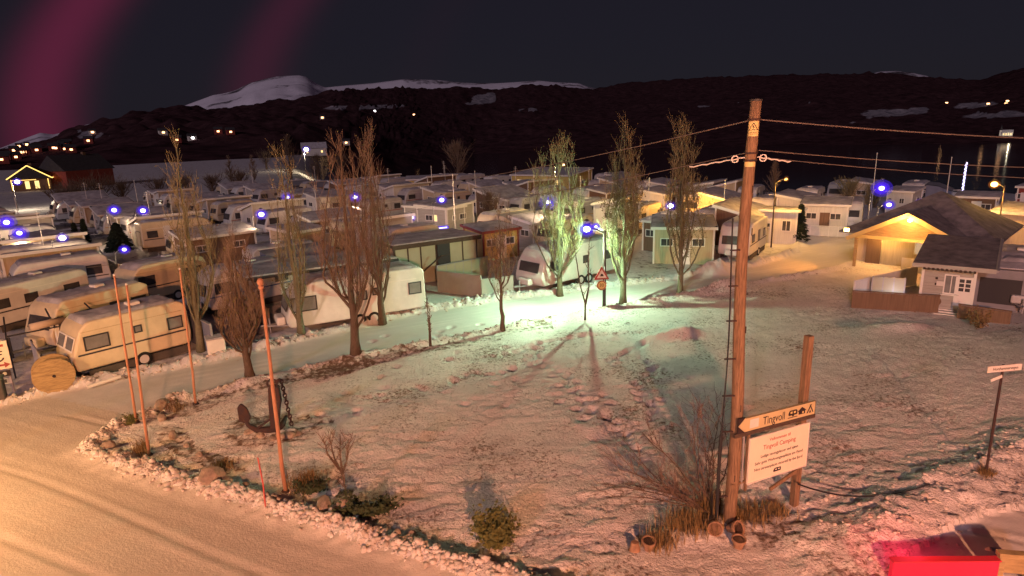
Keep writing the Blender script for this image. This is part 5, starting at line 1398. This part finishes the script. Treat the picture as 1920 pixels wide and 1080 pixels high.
flagpole((-11.58, 17.74), ((-11.58, 17.74)[0]+0.28, (-11.58, 17.74)[1], 5.5), 'leaning flagpole whose foot stands in upright dry grass', 0.047)
flagpole((-11.94, 21.51), ((-11.94, 21.51)[0]+0.22, (-11.94, 21.51)[1], 5.15), 'flagpole nearest the lane, in front of the forked poplar', 0.047)
flagpole((-6.47, 15.37), ((-6.47, 15.37)[0]+0.08, (-6.47, 15.37)[1], 5.9), 'flagpole with a round finial in front of the anchor', 0.058, True)
b = (-6.64, 14.43)
o = tag(MB().tube([(0, 0, -0.05), (0.02, 0, 0.7), (-0.02, 0, 1.42)], [0.022, 0.02, 0.018], 8).build('snow_stake', M['red_stick'], None, loc=(*b, zat(*b))), 'thin red snow stake in the ploughed snow', 'stake')

# ================================================================== anchor
ab = (-8.08, 18.81)
an = empty('anchor', (*ab, zat(*ab)), R(6), 'big old iron anchor standing upright on a stone bed with its chain', 'anchor')
MB().prism(rounded([(-0.02, 0.0), (0.24, 0.02), (0.34, 0.75), (0.42, 1.05), (0.40, 1.55), (0.22, 1.62), (0.08, 1.55), (0.02, 1.0)], 0.06), 'y', -0.10, 0.10).build('shank', M['iron'], an, bevel=0.02)
MB().tube([(0.2, 0, 0.06), (-0.1, 0, 0.02), (-0.45, 0, 0.05), (-0.72, 0, 0.25), (-0.84, 0, 0.55)], [0.13, 0.14, 0.11, 0.08, 0.05], 8).build('arm', M['iron'], an, smooth=True)
MB().tube([(0.2, 0, 0.06), (0.25, 0.4, 0.02), (0.28, 0.8, 0.1)], [0.12, 0.1, 0.06], 8).build('arm', M['iron'], an, smooth=True)
MB().prism(rounded([(-0.98, 0.42), (-0.74, 0.30), (-0.60, 0.55), (-0.68, 0.86), (-0.86, 1.06), (-0.99, 0.92)], 0.08), 'y', -0.05, 0.03).build('fluke', M['iron'], an, bevel=0.015)
MB().tube([(-0.42, -0.05, 0.16), (0.05, -0.05, 0.45), (0.15, -0.05, 0.75)], 0.04, 6).build('web', M['iron'], an)
MB().tube([(0.20+0.16*math.cos(w), 0, 1.66+0.13*math.sin(w)) for w in np.linspace(0, 6.283, 14)], 0.035, 6).build('ring', M['iron'], an)
MB().tube([(0.3, 0, 1.68), (0.45, 0, 1.78), (0.52, 0, 1.72)], 0.05, 6).build('shackle', M['iron'], an)
for k in range(13):
    z = 1.70 - k*0.125; x = 0.50 + 0.012*k
    vert = k % 2 == 0
    ring = [(x + (0.05*math.cos(w) if vert else 0), (0 if vert else 0.05*math.cos(w)), z + 0.085*math.sin(w)) for w in np.linspace(0, 6.283, 11)]
    MB().tube(ring, 0.024, 5).build('chain_link', M['iron'], an)
rs = random.Random(77)
def boulder(px, s, label, seed, z=0.0, m='boulder'):
    rng = random.Random(seed); mb = MB().blob((0, 0, 0), s, rng, 0.13, 2, 0.5)
    o = mb.build('boulder', M[m], None, loc=(*px, zat(*px) + s[2]*0.3 + z), smooth=False, bevel=0.0)
    o.rotation_euler = (0, 0, rng.uniform(0, 6))
    return tag(o, label, 'boulder', 'boulders in the lawn edging')
boulder((-8.72, 15.84), (0.36, 0.26, 0.30), 'large pale boulder in the ploughed edge near the red stake', 1)
boulder((-8.25, 15.81), (0.22, 0.15, 0.12), 'flat stone leaning on the large pale boulder', 2)
boulder((-7.72, 15.70), (0.12, 0.10, 0.09), 'small round stone right of the flat one', 3)
boulder((-13.11, 18.17), (0.22, 0.17, 0.18), 'brown boulder at the tip of the lawn', 4)
boulder((-12.44, 17.56), (0.3, 0.2, 0.2), 'pale boulder just inside the tip of the lawn', 5)
boulder((-12.92, 21.03), (0.3, 0.22, 0.22), 'boulder by the lane between two flagpoles', 6)
boulder((-11.42, 18.89), (0.17, 0.14, 0.2), 'upright stone in the inner row of stones', 7)
boulder((-12.50, 20.22), (0.2, 0.16, 0.14), 'low stone at the head of the inner row of stones', 8)
boulder((-10.66, 18.26), (0.13, 0.1, 0.1), 'small stone midway along the inner row', 9)
boulder((-9.88, 17.53), (0.14, 0.1, 0.09), 'small stone near the lower end of the inner row', 10)
boulder((-5.07, 14.37), (0.34, 0.2, 0.2), 'orange-lit boulder at the foot of the small bare tree', 11)
boulder((-4.54, 14.34), (0.2, 0.16, 0.14), 'brown stone tucked under the creeping shrub', 12)
boulder((-2.98, 13.17), (0.11, 0.09, 0.1), 'small stone in the snow below the creeping shrub', 13)
boulder((-2.64, 13.23), (0.13, 0.11, 0.1), 'grey stone right of a smaller one near the road edge', 14)
for k, (px, s) in enumerate((((-8.84, 18.87), 0.2), ((-8.39, 18.61), 0.16), ((-7.68, 18.49), 0.18), ((-7.43, 18.62), 0.2), ((-7.23, 18.83), 0.14), ((-7.91, 18.37), 0.14))):
    boulder(px, (s, s*0.8, s*0.6), '%s stone from the left in the bed under the anchor' % ORD[(0, 1, 3, 4, 5, 2)[k]], 20+k)

# ================================================================== road sign and welcome board by the power pole
sp = (7.02, 13.96)
po = empty('sign_post', (*sp, zat(*sp)-0.1), R(22), 'square wooden post carrying the right end of the two signs', 'post')
MB().box((0, 0, 2.3), (0.17, 0.17, 4.6)).build('post', M['wood_post'], po, bevel=0.012)
MB().box((-0.45, -0.06, 0.95), (1.0, 0.05, 0.09), ry=-0.35).build('brace', M['wood_post'], po)
sg = empty('direction_sign', (5.09, 13.0, 2.81), R(22.3), 'yellow arrow sign pointing left that reads Tingvoll', 'road sign')
Ls, Hs = 2.37, 0.36
MB().prism([(0, 0), (0.2, -Hs/2), (Ls, -Hs/2), (Ls, Hs/2), (0.2, Hs/2)], 'y', -0.02, 0.02).build('plate', M['sign_cream'], sg)
MB().prism([(-0.01, 0.0), (-0.01, 0.19), (0.2, 0.19)], 'y', -0.012, 0.022).build('arrow_corner', M['print_black'], sg)
MB().prism([(-0.01, 0.0), (0.2, -0.19), (-0.01, -0.19)], 'y', -0.012, 0.022).build('arrow_corner', M['print_black'], sg)
for z in (Hs/2-0.006, -Hs/2+0.006): MB().box((Ls/2+0.1, -0.022, z), (Ls-0.2, 0.006, 0.012)).build('border', M['print_black'], sg)
MB().box((Ls-0.006, -0.022, 0), (0.012, 0.006, Hs)).build('border', M['print_black'], sg)
text('Tingvoll', 0.29, 'print_black', sg, (1.06, -0.024, -0.015), sx=0.74)
MB().box((0.46, -0.022, 0.0), (0.26, 0.006, 0.22)).build('emblem_patch', M['board_white'], sg)
# pictograms: caravan, cabin, tent
ic = MB().prism(rounded([(-0.14, -0.05), (-0.15, 0.0), (-0.11, 0.08), (0.10, 0.08), (0.13, 0.05), (0.13, -0.05)], 0.03), 'y', -0.03, -0.022).build('caravan_pictogram', M['print_black'], sg, loc=(1.65, 0, 0.0))
for xw in (-0.06, 0.045): MB().box((xw, -0.032, 0.025), (0.06, 0.004, 0.05)).build('window_mark', M['sign_yellow'], ic)
MB().disc((0.0, -0.026, -0.06), 0.028, (0, 1, 0), 0.008, 10).build('wheel_mark', M['print_black'], ic)
MB().box((-0.01, -0.026, -0.105), (0.3, 0.008, 0.014)).build('ground_mark', M['print_black'], ic)
hc_ = MB().prism([(-0.1, -0.08), (0.1, -0.08), (0.1, 0.0), (0.14, 0.0), (0.05, 0.07), (0.0, 0.1), (-0.14, 0.0), (-0.1, 0.0)], 'y', -0.03, -0.022).build('cabin_pictogram', M['print_black'], sg, loc=(1.93, 0, 0.0))
MB().box((0.03, -0.032, -0.035), (0.04, 0.004, 0.05)).build('door_mark', M['sign_yellow'], hc_)
tp_ = MB().prism([(-0.11, -0.10), (-0.08, -0.10), (0.0, 0.05), (0.08, -0.10), (0.11, -0.10), (0.015, 0.08), (0.03, 0.12), (0.0, 0.10), (-0.03, 0.12), (-0.015, 0.08)], 'y', -0.03, -0.022).build('tent_pictogram', M['print_black'], sg, loc=(2.20, 0, 0.0))
MB().prism([(-0.03, -0.10), (0.03, -0.10), (0.0, -0.03)], 'y', -0.03, -0.022).build('tent_door', M['print_black'], tp_)
MB().box((1.2, 0.05, -0.26), (2.5, 0.05, 0.10)).build('back_rail', M['dark_wood'], sg)
wb = empty('welcome_board', (5.45, 13.2, 1.19), R(23.2), 'cream welcome board with lines of text below the arrow sign', 'sign')
Wb, Hb = 1.93, 1.20
MB().box((Wb/2, 0, Hb/2), (Wb, 0.03, Hb)).build('panel', M['sign_white'], wb, bevel=0.004)
for x in (0.012, Wb-0.012): MB().box((x, -0.02, Hb/2), (0.018, 0.012, Hb)).build('frame', M['board_white'], wb)
for z in (0.012, Hb-0.012): MB().box((Wb/2, -0.0205, z), (Wb-0.05, 0.012, 0.018)).build('frame', M['board_white'], wb)
text('Velkommen til', 0.115, 'print_red', wb, (Wb/2, -0.018, 1.03))
text('Tingvoll Camping', 0.165, 'print_red', wb, (Wb/2, -0.018, 0.86), sx=0.9)
for k, s in enumerate(('Ledige sesongplasser ved sjøen', 'Sehr gute Wohnwagenplätze am Fjord', 'Nice caravanplaces moored by the fjord')):
    text(s, 0.105, 'print_black', wb, (Wb/2+0.02, -0.018, 0.64-0.16*k), sx=(0.92, 0.95, 0.92)[k])
cv = MB().prism(rounded([(-0.12, 0), (-0.12, 0.05), (-0.08, 0.1), (0.12, 0.1), (0.12, 0.0)], 0.02), 'y', -0.022, -0.016).build('caravan_pictogram', M['print_black'], wb, loc=(Wb/2-0.02, 0, 0.12))
for xw in (-0.04, 0.05): MB().box((xw, -0.024, 0.06), (0.05, 0.003, 0.03)).build('window_mark', M['sign_white'], cv)
bp_ = MB().box((0.02, 0.05, 0.55), (0.06, 0.05, 1.5)).build('back_post', M['wood_post'], wb)
MB().box((-0.15, 0.06, 0.05), (0.5, 0.05, 0.05)).build('bracket', M['wood_post'], wb)
MB().tube([(-0.1, 0.05, -0.1), (-0.12, 0.05, 1.5)], 0.022, 6).build('bracket_tube', M['metal_pole'], wb)

# ================================================================== street name sign, right
sb = (12.47, 14.74)
ss = empty('street_name_sign', (*sb, zat(*sb)-0.1), R(8), 'white street name sign on a thin leaning post at the right', 'road sign')
MB().tube([(0, 0, 0), (-0.03, 0, 3.2)], 0.032, 8).build('post', M['iron'], ss)
pl = MB().box((0, 0, 0), (0.98, 0.02, 0.17)).build('plate', M['board_white'], ss, loc=(-0.03, -0.045, 3.12))
text('Hovshammervegen', 0.105, 'print_black', pl, (0.02, -0.013, -0.005), sx=0.9)
MB().box((-0.47, -0.012, 0), (0.03, 0.006, 0.15)).build('end_strip', M['sign_white'], pl)
pl2 = MB().box((0, 0, 0), (0.32, 0.02, 0.08), ry=-0.3).build('number_plate', M['board_white'], ss, loc=(-0.22, -0.045, 2.86))

# ================================================================== clay pots at the foot of the pole
def pot(px, label, tilt, rz, seed, s=1.0):
    o = empty('clay_pot', (*px, zat(*px)+0.12*s), rz, label, 'flower pot', 'flower pots by the power pole')
    b = MB().lathe((0, 0, -0.15), [(0.10, 0), (0.13, 0.12), (0.16, 0.26), (0.185, 0.26), (0.185, 0.33), (0.155, 0.33), (0.145, 0.30)], 18).build('body', M['clay'], o, smooth=False)
    b.rotation_euler = (tilt, 0, 0); b.scale = (s, s, s)
    c = MB().disc((0, 0, 0.14), 0.145, (0, 0, 1), 0.02, 18).build('soil', M['soil'] if seed % 2 else M['clay'], b)
    return o
pot((4.65, 12.97), 'tipped clay pot with its round mouth towards the road, left of the pole foot', R(80), R(-8), 2)
pot((5.09, 12.89), 'broken clay pot with a pale rim right of the pole foot', R(62), R(30), 1)
pot((5.04, 12.42), 'upright weathered clay pot at the front of the pole foot', R(6), 0, 3, 0.9)
pot((2.65, 12.44), 'upside-down clay pot furthest from the pole', R(176), 0, 2, 0.85)
pot((2.96, 12.41), 'squat clay pot beside the upside-down one', R(10), 0, 3, 0.9)

# ================================================================== red board at the lower right, its glow and light added
rb = empty('red_sign_box', (8.86, 11.12, 0), R(-2), 'bright red lit sign box at the lower right corner', 'sign')
MB().box((0, 0, 0.36), (2.16, 0.14, 0.44)).build('face', None, rb, bevel=0.01)
fm_ = mat('red_lit_face', (0.55, 0.02, 0.05), 0.4, 0.4, emit=(1.0, 0.012, 0.045), estr=0.32)  # board made to glow red
rb.children[0].data.materials.append(fm_)
MB().box((0, 0, 0.595), (2.2, 0.17, 0.03)).build('top_rail', M['sign_red'], rb)
for x in (-0.6, 0.6): MB().box((x, 0.02, 0.06), (0.07, 0.07, 0.16)).build('leg', M['metal_pole'], rb)
point('sign_light', rb, (-0.4, 0.5, 0.75), 34, (1.0, 0.04, 0.10), 0.3)  # added red light, stands in for the red veil over the snow
wf = empty('wooden_stand', (10.35, 11.12, -2.40), R(-10), 'orange wooden frame top beside the red sign box', 'frame')
for x in (-0.27, 0.27): MB().box((x, 0, 2.5), (0.10, 0.12, 1.0)).build('upright', M['drum_wood'], wf)
MB().box((0, 0, 3.05), (0.70, 0.16, 0.10)).build('top_bar', M['drum_wood'], wf)
MB().box((0, 0.02, 2.8), (0.44, 0.04, 0.4)).build('panel', M['drum_wood'], wf)

# ================================================================== camp road sign at the left edge
lb_ = (-20.54, 23.15)
ls = empty('camp_road_sign', (*lb_, zat(*lb_)-0.05), R(30), 'white sign with an arrow and pictograms, cut by the left edge', 'road sign')
for x in (-0.45, 0.42): MB().tube([(x, 0.05, 0), (x, 0.05, 2.25)], 0.04, 8).build('post', M['metal_pole'], ls)
pl = MB().box((0, 0, 0), (1.15, 0.03, 1.15)).build('plate', M['sign_white'], ls, loc=(-0.02, -0.02, 1.62))
MB().box((0.1, -0.02, 0.40), (0.7, 0.008, 0.10)).build('red_bar', M['print_red'], pl)
MB().box((0.0, -0.02, -0.40), (0.75, 0.008, 0.08)).build('arrow_shaft', M['print_red'], pl)
MB().prism([(0.36, -0.28), (0.55, -0.40), (0.36, -0.52)], 'y', -0.026, -0.016).build('arrow_head', M['print_red'], pl)
MB().box((0.18, -0.02, 0.0), (0.06, 0.008, 0.44)).build('pictogram', M['print_black'], pl)
MB().box((0.20, -0.02, 0.16), (0.36, 0.008, 0.05)).build('pictogram', M['print_black'], pl)
MB().box((0.22, -0.02, 0.04), (0.26, 0.008, 0.05)).build('pictogram', M['print_black'], pl)
MB().tube([(0.18+0.2*math.cos(w), -0.02, -0.08+0.16*math.sin(w)) for w in np.linspace(3.2, 6.1, 8)], 0.028, 5).build('pictogram', M['print_black'], pl)
p2 = MB().box((0, 0, 0), (0.66, 0.03, 0.24)).build('sub_plate', M['print_black'], ls, loc=(0.14, -0.02, 0.86))
for x in (-0.14, 0.14): MB().disc((x, -0.02, 0), 0.07, (0, 1, 0), 0.01, 12).build('pictogram', M['sign_white'], p2)
p3 = MB().box((0, 0, 0), (0.6, 0.03, 0.26)).build('sub_plate', M['board_white'], ls, loc=(0.14, -0.02, 0.55))
MB().box((0.05, -0.02, 0), (0.2, 0.008, 0.14)).build('pictogram', M['skirt'], p3)
gb = (-19.82, 22.19)
g2 = empty('waste_bin', (*gb, zat(*gb)), R(30), 'green-lidded bin under the camp road sign', 'bin')
MB().box((0, 0, 0.42), (0.5, 0.5, 0.8)).build('body', M['skirt'], g2, bevel=0.03)
MB().box((0, 0, 0.86), (0.56, 0.56, 0.08)).build('lid', M['bin_green'], g2, bevel=0.02)

# ================================================================== lamps
def street_lamp(px, h, label, power, col, halo='globe_violet', bulb='bulb_white', gr=0.3, br=0.10, arm=0.0, post='lamp_grey', cat='street lamp', group='campsite lamps', pr=0.06, soft=0.06, lights=True):
    if not arm:
        arm = 0.8 if lights else 0.3
        px = (px[0]-arm, px[1])
    o = empty('street_lamp', (*px, 0), 0, label, cat, group)
    MB().tube([(0, 0, 0), (0, 0, h-0.1)], [pr, pr*0.75], 10).build('post', M[post], o, smooth=True)
    if arm: MB().tube([(0, 0, h-0.25), (arm*0.5, 0, h-0.02), (arm, 0, h)], pr*0.5, 6).build('arm', M[post], o)
    MB().lathe((arm, 0, h-0.02), [(0.06, 0), (0.16, 0.05), (0.05, 0.12)], 12).build('cap', M[post], o, loc=(0, 0, gr*1.1))
    g = MB().blob((arm, 0, h), (gr*0.60, gr*0.52, gr*0.52), random.Random(1), 0, 3).build('globe', M[halo], o, smooth=True)  # added shells imitate the soft glow round the bulb
    MB().blob((arm, 0, h), (gr*0.92, gr*0.80, gr*0.78), random.Random(1), 0, 3).build('diffuser', M[halo+'_mid'], g, smooth=True)
    MB().blob((arm, 0, h), (gr*1.3, gr*1.12, gr*1.08), random.Random(1), 0, 3).build('outer_diffuser', M[halo+'_outer'], g, smooth=True)
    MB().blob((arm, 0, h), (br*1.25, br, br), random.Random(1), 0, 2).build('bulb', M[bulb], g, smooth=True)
    if lights and power: point('lamp_light', o, (arm, 0, h-gr*1.15-0.05), power*0.30, col, soft)
    return o
GREEN = (0.58, 1.0, 0.62)
near = street_lamp((5.01, 32.62), 4.45, 'street lamp with a big violet globe beside the lane, carrying a triangular warning sign', 0, GREEN, gr=0.40, br=0.15, arm=-0.95, bulb='bulb_green', pr=0.10, post='iron')
sg_ = MB().blob((-0.42, 0.3, 4.52), (0.14, 0.13, 0.13), random.Random(1), 0, 3).build('small_globe', M['globe_violet'], near, smooth=True)  # same added glow shells round the small bulb
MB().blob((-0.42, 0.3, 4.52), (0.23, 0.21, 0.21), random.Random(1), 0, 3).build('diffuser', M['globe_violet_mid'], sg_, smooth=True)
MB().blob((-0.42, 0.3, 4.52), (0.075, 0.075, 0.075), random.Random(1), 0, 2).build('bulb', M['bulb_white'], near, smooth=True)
MB().tube([(0, 0, 4.3), (-0.42, 0.3, 4.52)], 0.03, 6).build('arm', M['metal_pole'], near)
point('lamp_light', near, (-0.95, 0, 3.92), 2000, GREEN, 0.05)
point('lane_light', near, (-0.95, 0, 3.92), 3000, GREEN, 0.05, spot=100, aim=(-9.5, -2.6, 0))
point('lane_light', near, (-0.95, 0, 3.92), 1400, GREEN, 0.05, spot=96, aim=(6.5, 5.0, 0.5))
tr = empty('warning_sign', ((5.01, 32.62)[0]-0.17, (5.01, 32.62)[1]-0.16, 0), R(6), 'red and white triangular warning sign above a small round sign on the lamp post', 'road sign')
MB().prism(rounded([(-0.42, 1.72), (0.42, 1.72), (0.0, 2.45)], 0.06), 'y', -0.01, 0.015).build('plate', M['print_red'], tr)
MB().prism([(-0.27, 1.81), (0.27, 1.81), (0.0, 2.28)], 'y', -0.016, -0.011).build('face', M['board_white'], tr)
MB().prism([(-0.1, 1.9), (0.12, 1.9), (0.06, 2.02), (-0.03, 2.05)], 'y', -0.02, -0.0165).build('pictogram', M['print_black'], tr)
rd = MB().disc((0, 0, 1.40), 0.27, (0, 1, 0), 0.025, 24).build('round_plate', M['sign_yellow'], tr)
MB().tube([(0.23*math.cos(w), -0.014, 1.40+0.23*math.sin(w)) for w in np.linspace(0, 6.283, 24)], 0.03, 5).build('rim', M['print_red'], rd)
text('30', 0.26, 'print_black', rd, (0, -0.017, 1.40), name='numerals')
MB().tube([(0.17, 0.05, 1.2), (0.17, 0.05, 2.4)], 0.03, 6).build('bracket', M['metal_pole'], tr)

rl = random.Random(6)
WARM = (1.0, 0.70, 0.42); PINK = (1.0, 0.72, 0.70)
for px, h, pw, lbl in (((-41.88, 51.68), 3.6, 150, 'lamp at the very left edge of the campsite'), ((-35.47, 44.69), 3.6, 110, 'second lamp from the left edge'), ((-31.18, 42.95), 3.4, 130, 'lamp above the square beige annexe'),
                        ((-37.44, 59.03), 3.6, 170, 'left one of the lamp pair in front of the field hedge'), ((-33.95, 57.71), 3.6, 170, 'right one of the lamp pair in front of the field hedge'), ((-20.65, 51.67), 3.6, 130, 'lamp seen between the two bare poplars left of the carport'),
                        ((-25.31, 71.39), 3.2, 150, 'far lamp above the pale back row left of the dense poplar'), ((-15.33, 62.21), 3.8, 150, 'lamp shining through the crown of the dense bare poplar'), ((-5.95, 54.89), 4.0, 160, 'lamp on the mast above the cabin with lit windows'),
                        ((-9.54, 53.52), 2.6, 80, 'terrace lamp left of the cabin with lit windows'), ((-8.60, 54.35), 2.6, 40, 'small terrace lamp right next to the terrace lamp'), ((3.28, 52.31), 3.8, 170, 'lamp above the crown of the leafy poplar left of the street lamp'),
                        ((12.64, 48.71), 3.6, 130, 'lamp seen through the rightmost leafy poplar'), ((28.32, 47.32), 4.6, 140, 'highest of three lamps by the shore hut'), ((28.67, 46.74), 3.4, 120, 'lower lamp left of the shore hut'), ((29.25, 43.76), 3.6, 130, 'lamp above the roof of the gabled hall'),
                        ((-29.49, 46.84), 1.8, 25, 'low small lamp at the white terrace fence')):
    small = h < 3.0
    street_lamp(px, h, lbl, pw*6.5, WARM, gr=(0.30 if small else 0.58)*rl.uniform(.55, 1.15), br=(0.12 if small else 0.17)*rl.uniform(.8, 1.2), pr=0.05)
street_lamp((36.39, 45.66), 4.8, 'orange sodium lamp on the quay at the right edge', 3000, (1.0, 0.5, 0.1), 'globe_orange', 'bulb_sodium', gr=0.30, br=0.19, arm=-0.8, post='dark_wood')
street_lamp((21.56, 48.61), 5.4, 'small sodium lamp on a leaning pole behind the power pole', 3800, (1.0, 0.5, 0.1), 'globe_orange', 'bulb_sodium', gr=0.16, br=0.08, post='dark_wood')
street_lamp((5.16, 59.12), 6.5, 'small yellow lamp on a mast above the service house', 5000, (1.0, 0.76, 0.3), 'globe_orange', 'bulb_warm', gr=0.18, br=0.10)
street_lamp((18.46, 60.60), 2.8, 'low sodium lamp behind the back row at the shore', 7000, (1.0, 0.45, 0.08), 'globe_orange', 'bulb_sodium', gr=0.12, br=0.06)  # hidden lamp, assumed from the orange light on the back roofs
# unseen sodium lamps: left assumed from the lit road, rear added to light lawn
SOD = (1.0, 0.56, 0.22)
street_lamp((-20.5, 11.5), 5.8, 'tall sodium street lamp on the main road left of the view', 19500, (1.0, 0.52, 0.20), 'globe_orange', 'bulb_sodium', gr=0.3, br=0.2, arm=1.2, post='wood_post', group='main road lamps', pr=0.12, soft=0.35)  # unseen lamp, assumed from the orange light on the near road
street_lamp((4.0, -16.0), 11.0, 'sodium street lamp on the main road behind the viewpoint', 215000, (1.0, 0.39, 0.205), 'globe_orange', 'bulb_sodium', gr=0.3, br=0.2, post='wood_post', group='main road lamps', pr=0.12, soft=0.35)  # added unseen lamp, brightens the whole lawn from behind the camera
# violet tube light under the terrace roof
tb_ = empty('tube_light', (*(-5.94, 51.49), 2.0), R(35), 'bright violet tube light under the terrace roof', 'lamp')
MB().tube([(-0.75, 0, 0), (0.75, 0, 0)], 0.05, 8).build('tube', M['led_violet'], tb_)
MB().tube([(-0.85, 0, 0), (0.85, 0, 0)], 0.15, 10).build('cover', M['globe_violet'], tb_)  # violet glow shell round the tube
MB().box((0, 0, 0.2), (1.8, 0.1, 0.05)).build('bracket', M['metal_pole'], tb_)
MB().tube([(0.8, 0, -2.0), (0.8, 0, 0.2)], 0.04, 6).build('stand', M['metal_pole'], tb_)
point('tube_glow', tb_, (0, -0.1, -0.25), 200, (0.75, 0.6, 1.0), 0.1)
# lit back room behind the dense poplar
cabin((-16.19, 58.79), (-13.95, 60.24), 3.0, 'brown cabin with one warm lit window behind the dense bare poplar', wall='wall_brown', lit='window_lit', wins=((0.0, 0.55, 0.9),), door=None)

# ================================================================== buildings on the far side
def house(loc, rz, L, W, hw, hr, label, wall='wall_red', roof='roof_dark', lit=((-0.25, 1), (0.2, 1)), grp=None, snow=True, name='house'):
    o = empty(name, loc, rz, label, 'house', grp)
    MB().box((0, 0, hw/2), (L, W, hw)).build('wall', M[wall], o)
    MB().prism([(-W/2-0.4, hw-0.1), (W/2+0.4, hw-0.1), (0, hw+hr)], 'x', -L/2-0.4, L/2+0.4).build('roof', M['roof_snow' if snow else roof], o)
    for xf, k in lit:
        w_ = MB().box((xf*L, -W/2-0.05, hw*0.55), (L*0.09*k, 0.1, hw*0.32)).build('window', M['trim_white'], o)
        MB().box((xf*L, -W/2-0.12, hw*0.55), (L*0.09*k*0.8, 0.05, hw*0.26)).build('pane', M['window_lit'], w_)
    MB().box((L*0.2, 0, hw+hr), (0.7, 0.7, 1.0)).build('chimney', M['wall_brown'], o)
    return o
# farmhouse outlined with fairy lights, and the barn
fh = (-112.17, 148.60)
f = house((*fh, 0), R(122), 9, 7.5, 2.9, 2.8, 'farmhouse with its gable outlined in fairy lights at the far left', 'wall_brown', lit=(), snow=False)
for s in (-1, 1):
    MB().tube([(-4.95, s*4.2, 2.85), (-4.95, 0, 5.75)], 0.10, 6).build('light_string', M['fairy'], f)
    MB().tube([(-4.95, s*3.4, 0.4), (-4.95, s*3.4, 2.7)], 0.07, 6).build('light_string', M['fairy'], f)
MB().tube([(-4.9, -4.25, 2.8), (4.9, -4.25, 2.8)], 0.10, 6).build('light_string', M['fairy'], f)
MB().tube([(-4.95, -1.2, 2.55), (-4.95, 3.3, 2.55)], 0.06, 6).build('light_string', M['fairy'], f)
for y in (-1.2, 0.6): MB().box((-4.56, y, 1.4), (0.12, 0.8, 1.7)).build('window', M['window_lit'], f)
wgx = MB().box((5.5, -4.5, 1.6), (5.0, 4.0, 3.2)).build('wing', M['wall_brown'], f)
MB().tube([(3.1, -6.55, 3.3), (8.0, -6.55, 3.3)], 0.10, 6).build('light_string', M['fairy'], wgx)
MB().box((4.5, -6.55, 1.7), (1.6, 0.1, 1.2)).build('window', M['window_lit'], wgx)
house((*(-105.80, 155.29), 0), R(70), 12, 9, 4.2, 3.6, 'dark red barn right of the fairy-lit farmhouse', 'wall_red', lit=(), snow=False, name='barn')
street_lamp((-76.98, 98.82), 4.5, 'bluish yard lamp left of the fairy-lit farmhouse', 4000, (1, 0.8, 0.55), gr=0.55, br=0.3, group='yard lamps')
hh_ = (-117.29, 385.63)
house((*hh_, 0), R(20), 14, 9, 4.5, 3.5, 'pale hillside house behind the poplars with a bright yard lamp', 'wall_white', lit=((-0.3, 1), (0.3, 1)))
street_lamp((-65.88, 208.17), 6.5, 'bluish yard lamp beside the hillside house', 14000, (1, 0.8, 0.5), gr=1.0, br=0.6, group='yard lamps', pr=0.15)
# scattered far houses and their lights on the hillsides (real houses with lit windows, standing on the slopes)
def slope_point(az_d, el_d):
    """walk out along a bearing until the hill is met"""
    a = math.radians(az_d)
    rs_ = hill_rs(az_d)
    rs_ = np.linspace(rs_[1], rs_[-6], 240)
    zz = hill_z(np.full(rs_.shape, az_d), rs_, np.sin(a)*rs_, np.cos(a)*rs_)
    el_ = np.degrees(np.arctan2(zz-9.5, rs_))
    k = int(np.argmax(el_ >= el_d))
    return (math.sin(a)*rs_[k], math.cos(a)*rs_[k], float(zz[k])), rs_[k]
rf_ = random.Random(99)
for k, (a, e_, kind) in enumerate(FAR_LIGHTS):
    (x, y, z), r_ = slope_point(a, e_)
    s = r_/900.0
    o = empty('far_house', (x, y, z-0.5), -R(a)+R(rf_.uniform(-15, 15)), FAR_WHERE[k], 'house', 'lit houses on the far slopes')
    Wd = 6.0
    MB().box((0, 0, 2.0), (Wd, 5, 4)).build('wall', M['wall_white' if kind else 'wall_red'], o)
    MB().prism([(-3.0, 3.9), (3.0, 3.9), (0, 6.0)], 'x', -Wd/2-.4, Wd/2+.4).build('roof', M['roof_dark'], o)
    w_ = MB().box((0, -2.6, 2.4), (min(r_*0.0030, 5), 0.2, min(r_*0.0022, 2.6))).build('window', M['bulb_white' if kind == 2 else 'window_hot'], o)
# floodlit church across the fjord
(cx_, cy_, cz_), r_ = slope_point(*CHURCH)
ch = empty('church', (cx_, cy_, cz_-1), -R(CHURCH[0]), 'small white floodlit church across the fjord at the right edge', 'church')
MB().box((0, 0, 2.4), (11, 6, 4.8)).build('nave', M['church_wall'], ch)
MB().prism([(-3.4, 4.8), (3.4, 4.8), (0, 8.4)], 'x', -5.8, 5.8).build('roof', M['roof_snow'], ch)
MB().box((-6.9, 0, 4), (2.8, 2.8, 8)).build('tower', M['church_wall'], ch)
MB().lathe((-6.9, 0, 8), [(1.9, 0), (0.9, 3), (0.1, 7)], 8).build('spire', M['roof_dark'], ch)
for x in (-3.8, -1.3, 1.2, 3.7): MB().box((x, -3.05, 2.8), (0.9, 0.1, 1.9)).build('window', M['window_lit'], ch)
point('church_floodlight', ch, (3, -14, 2.0), 2600, (1, 0.88, 0.6), 0.4)
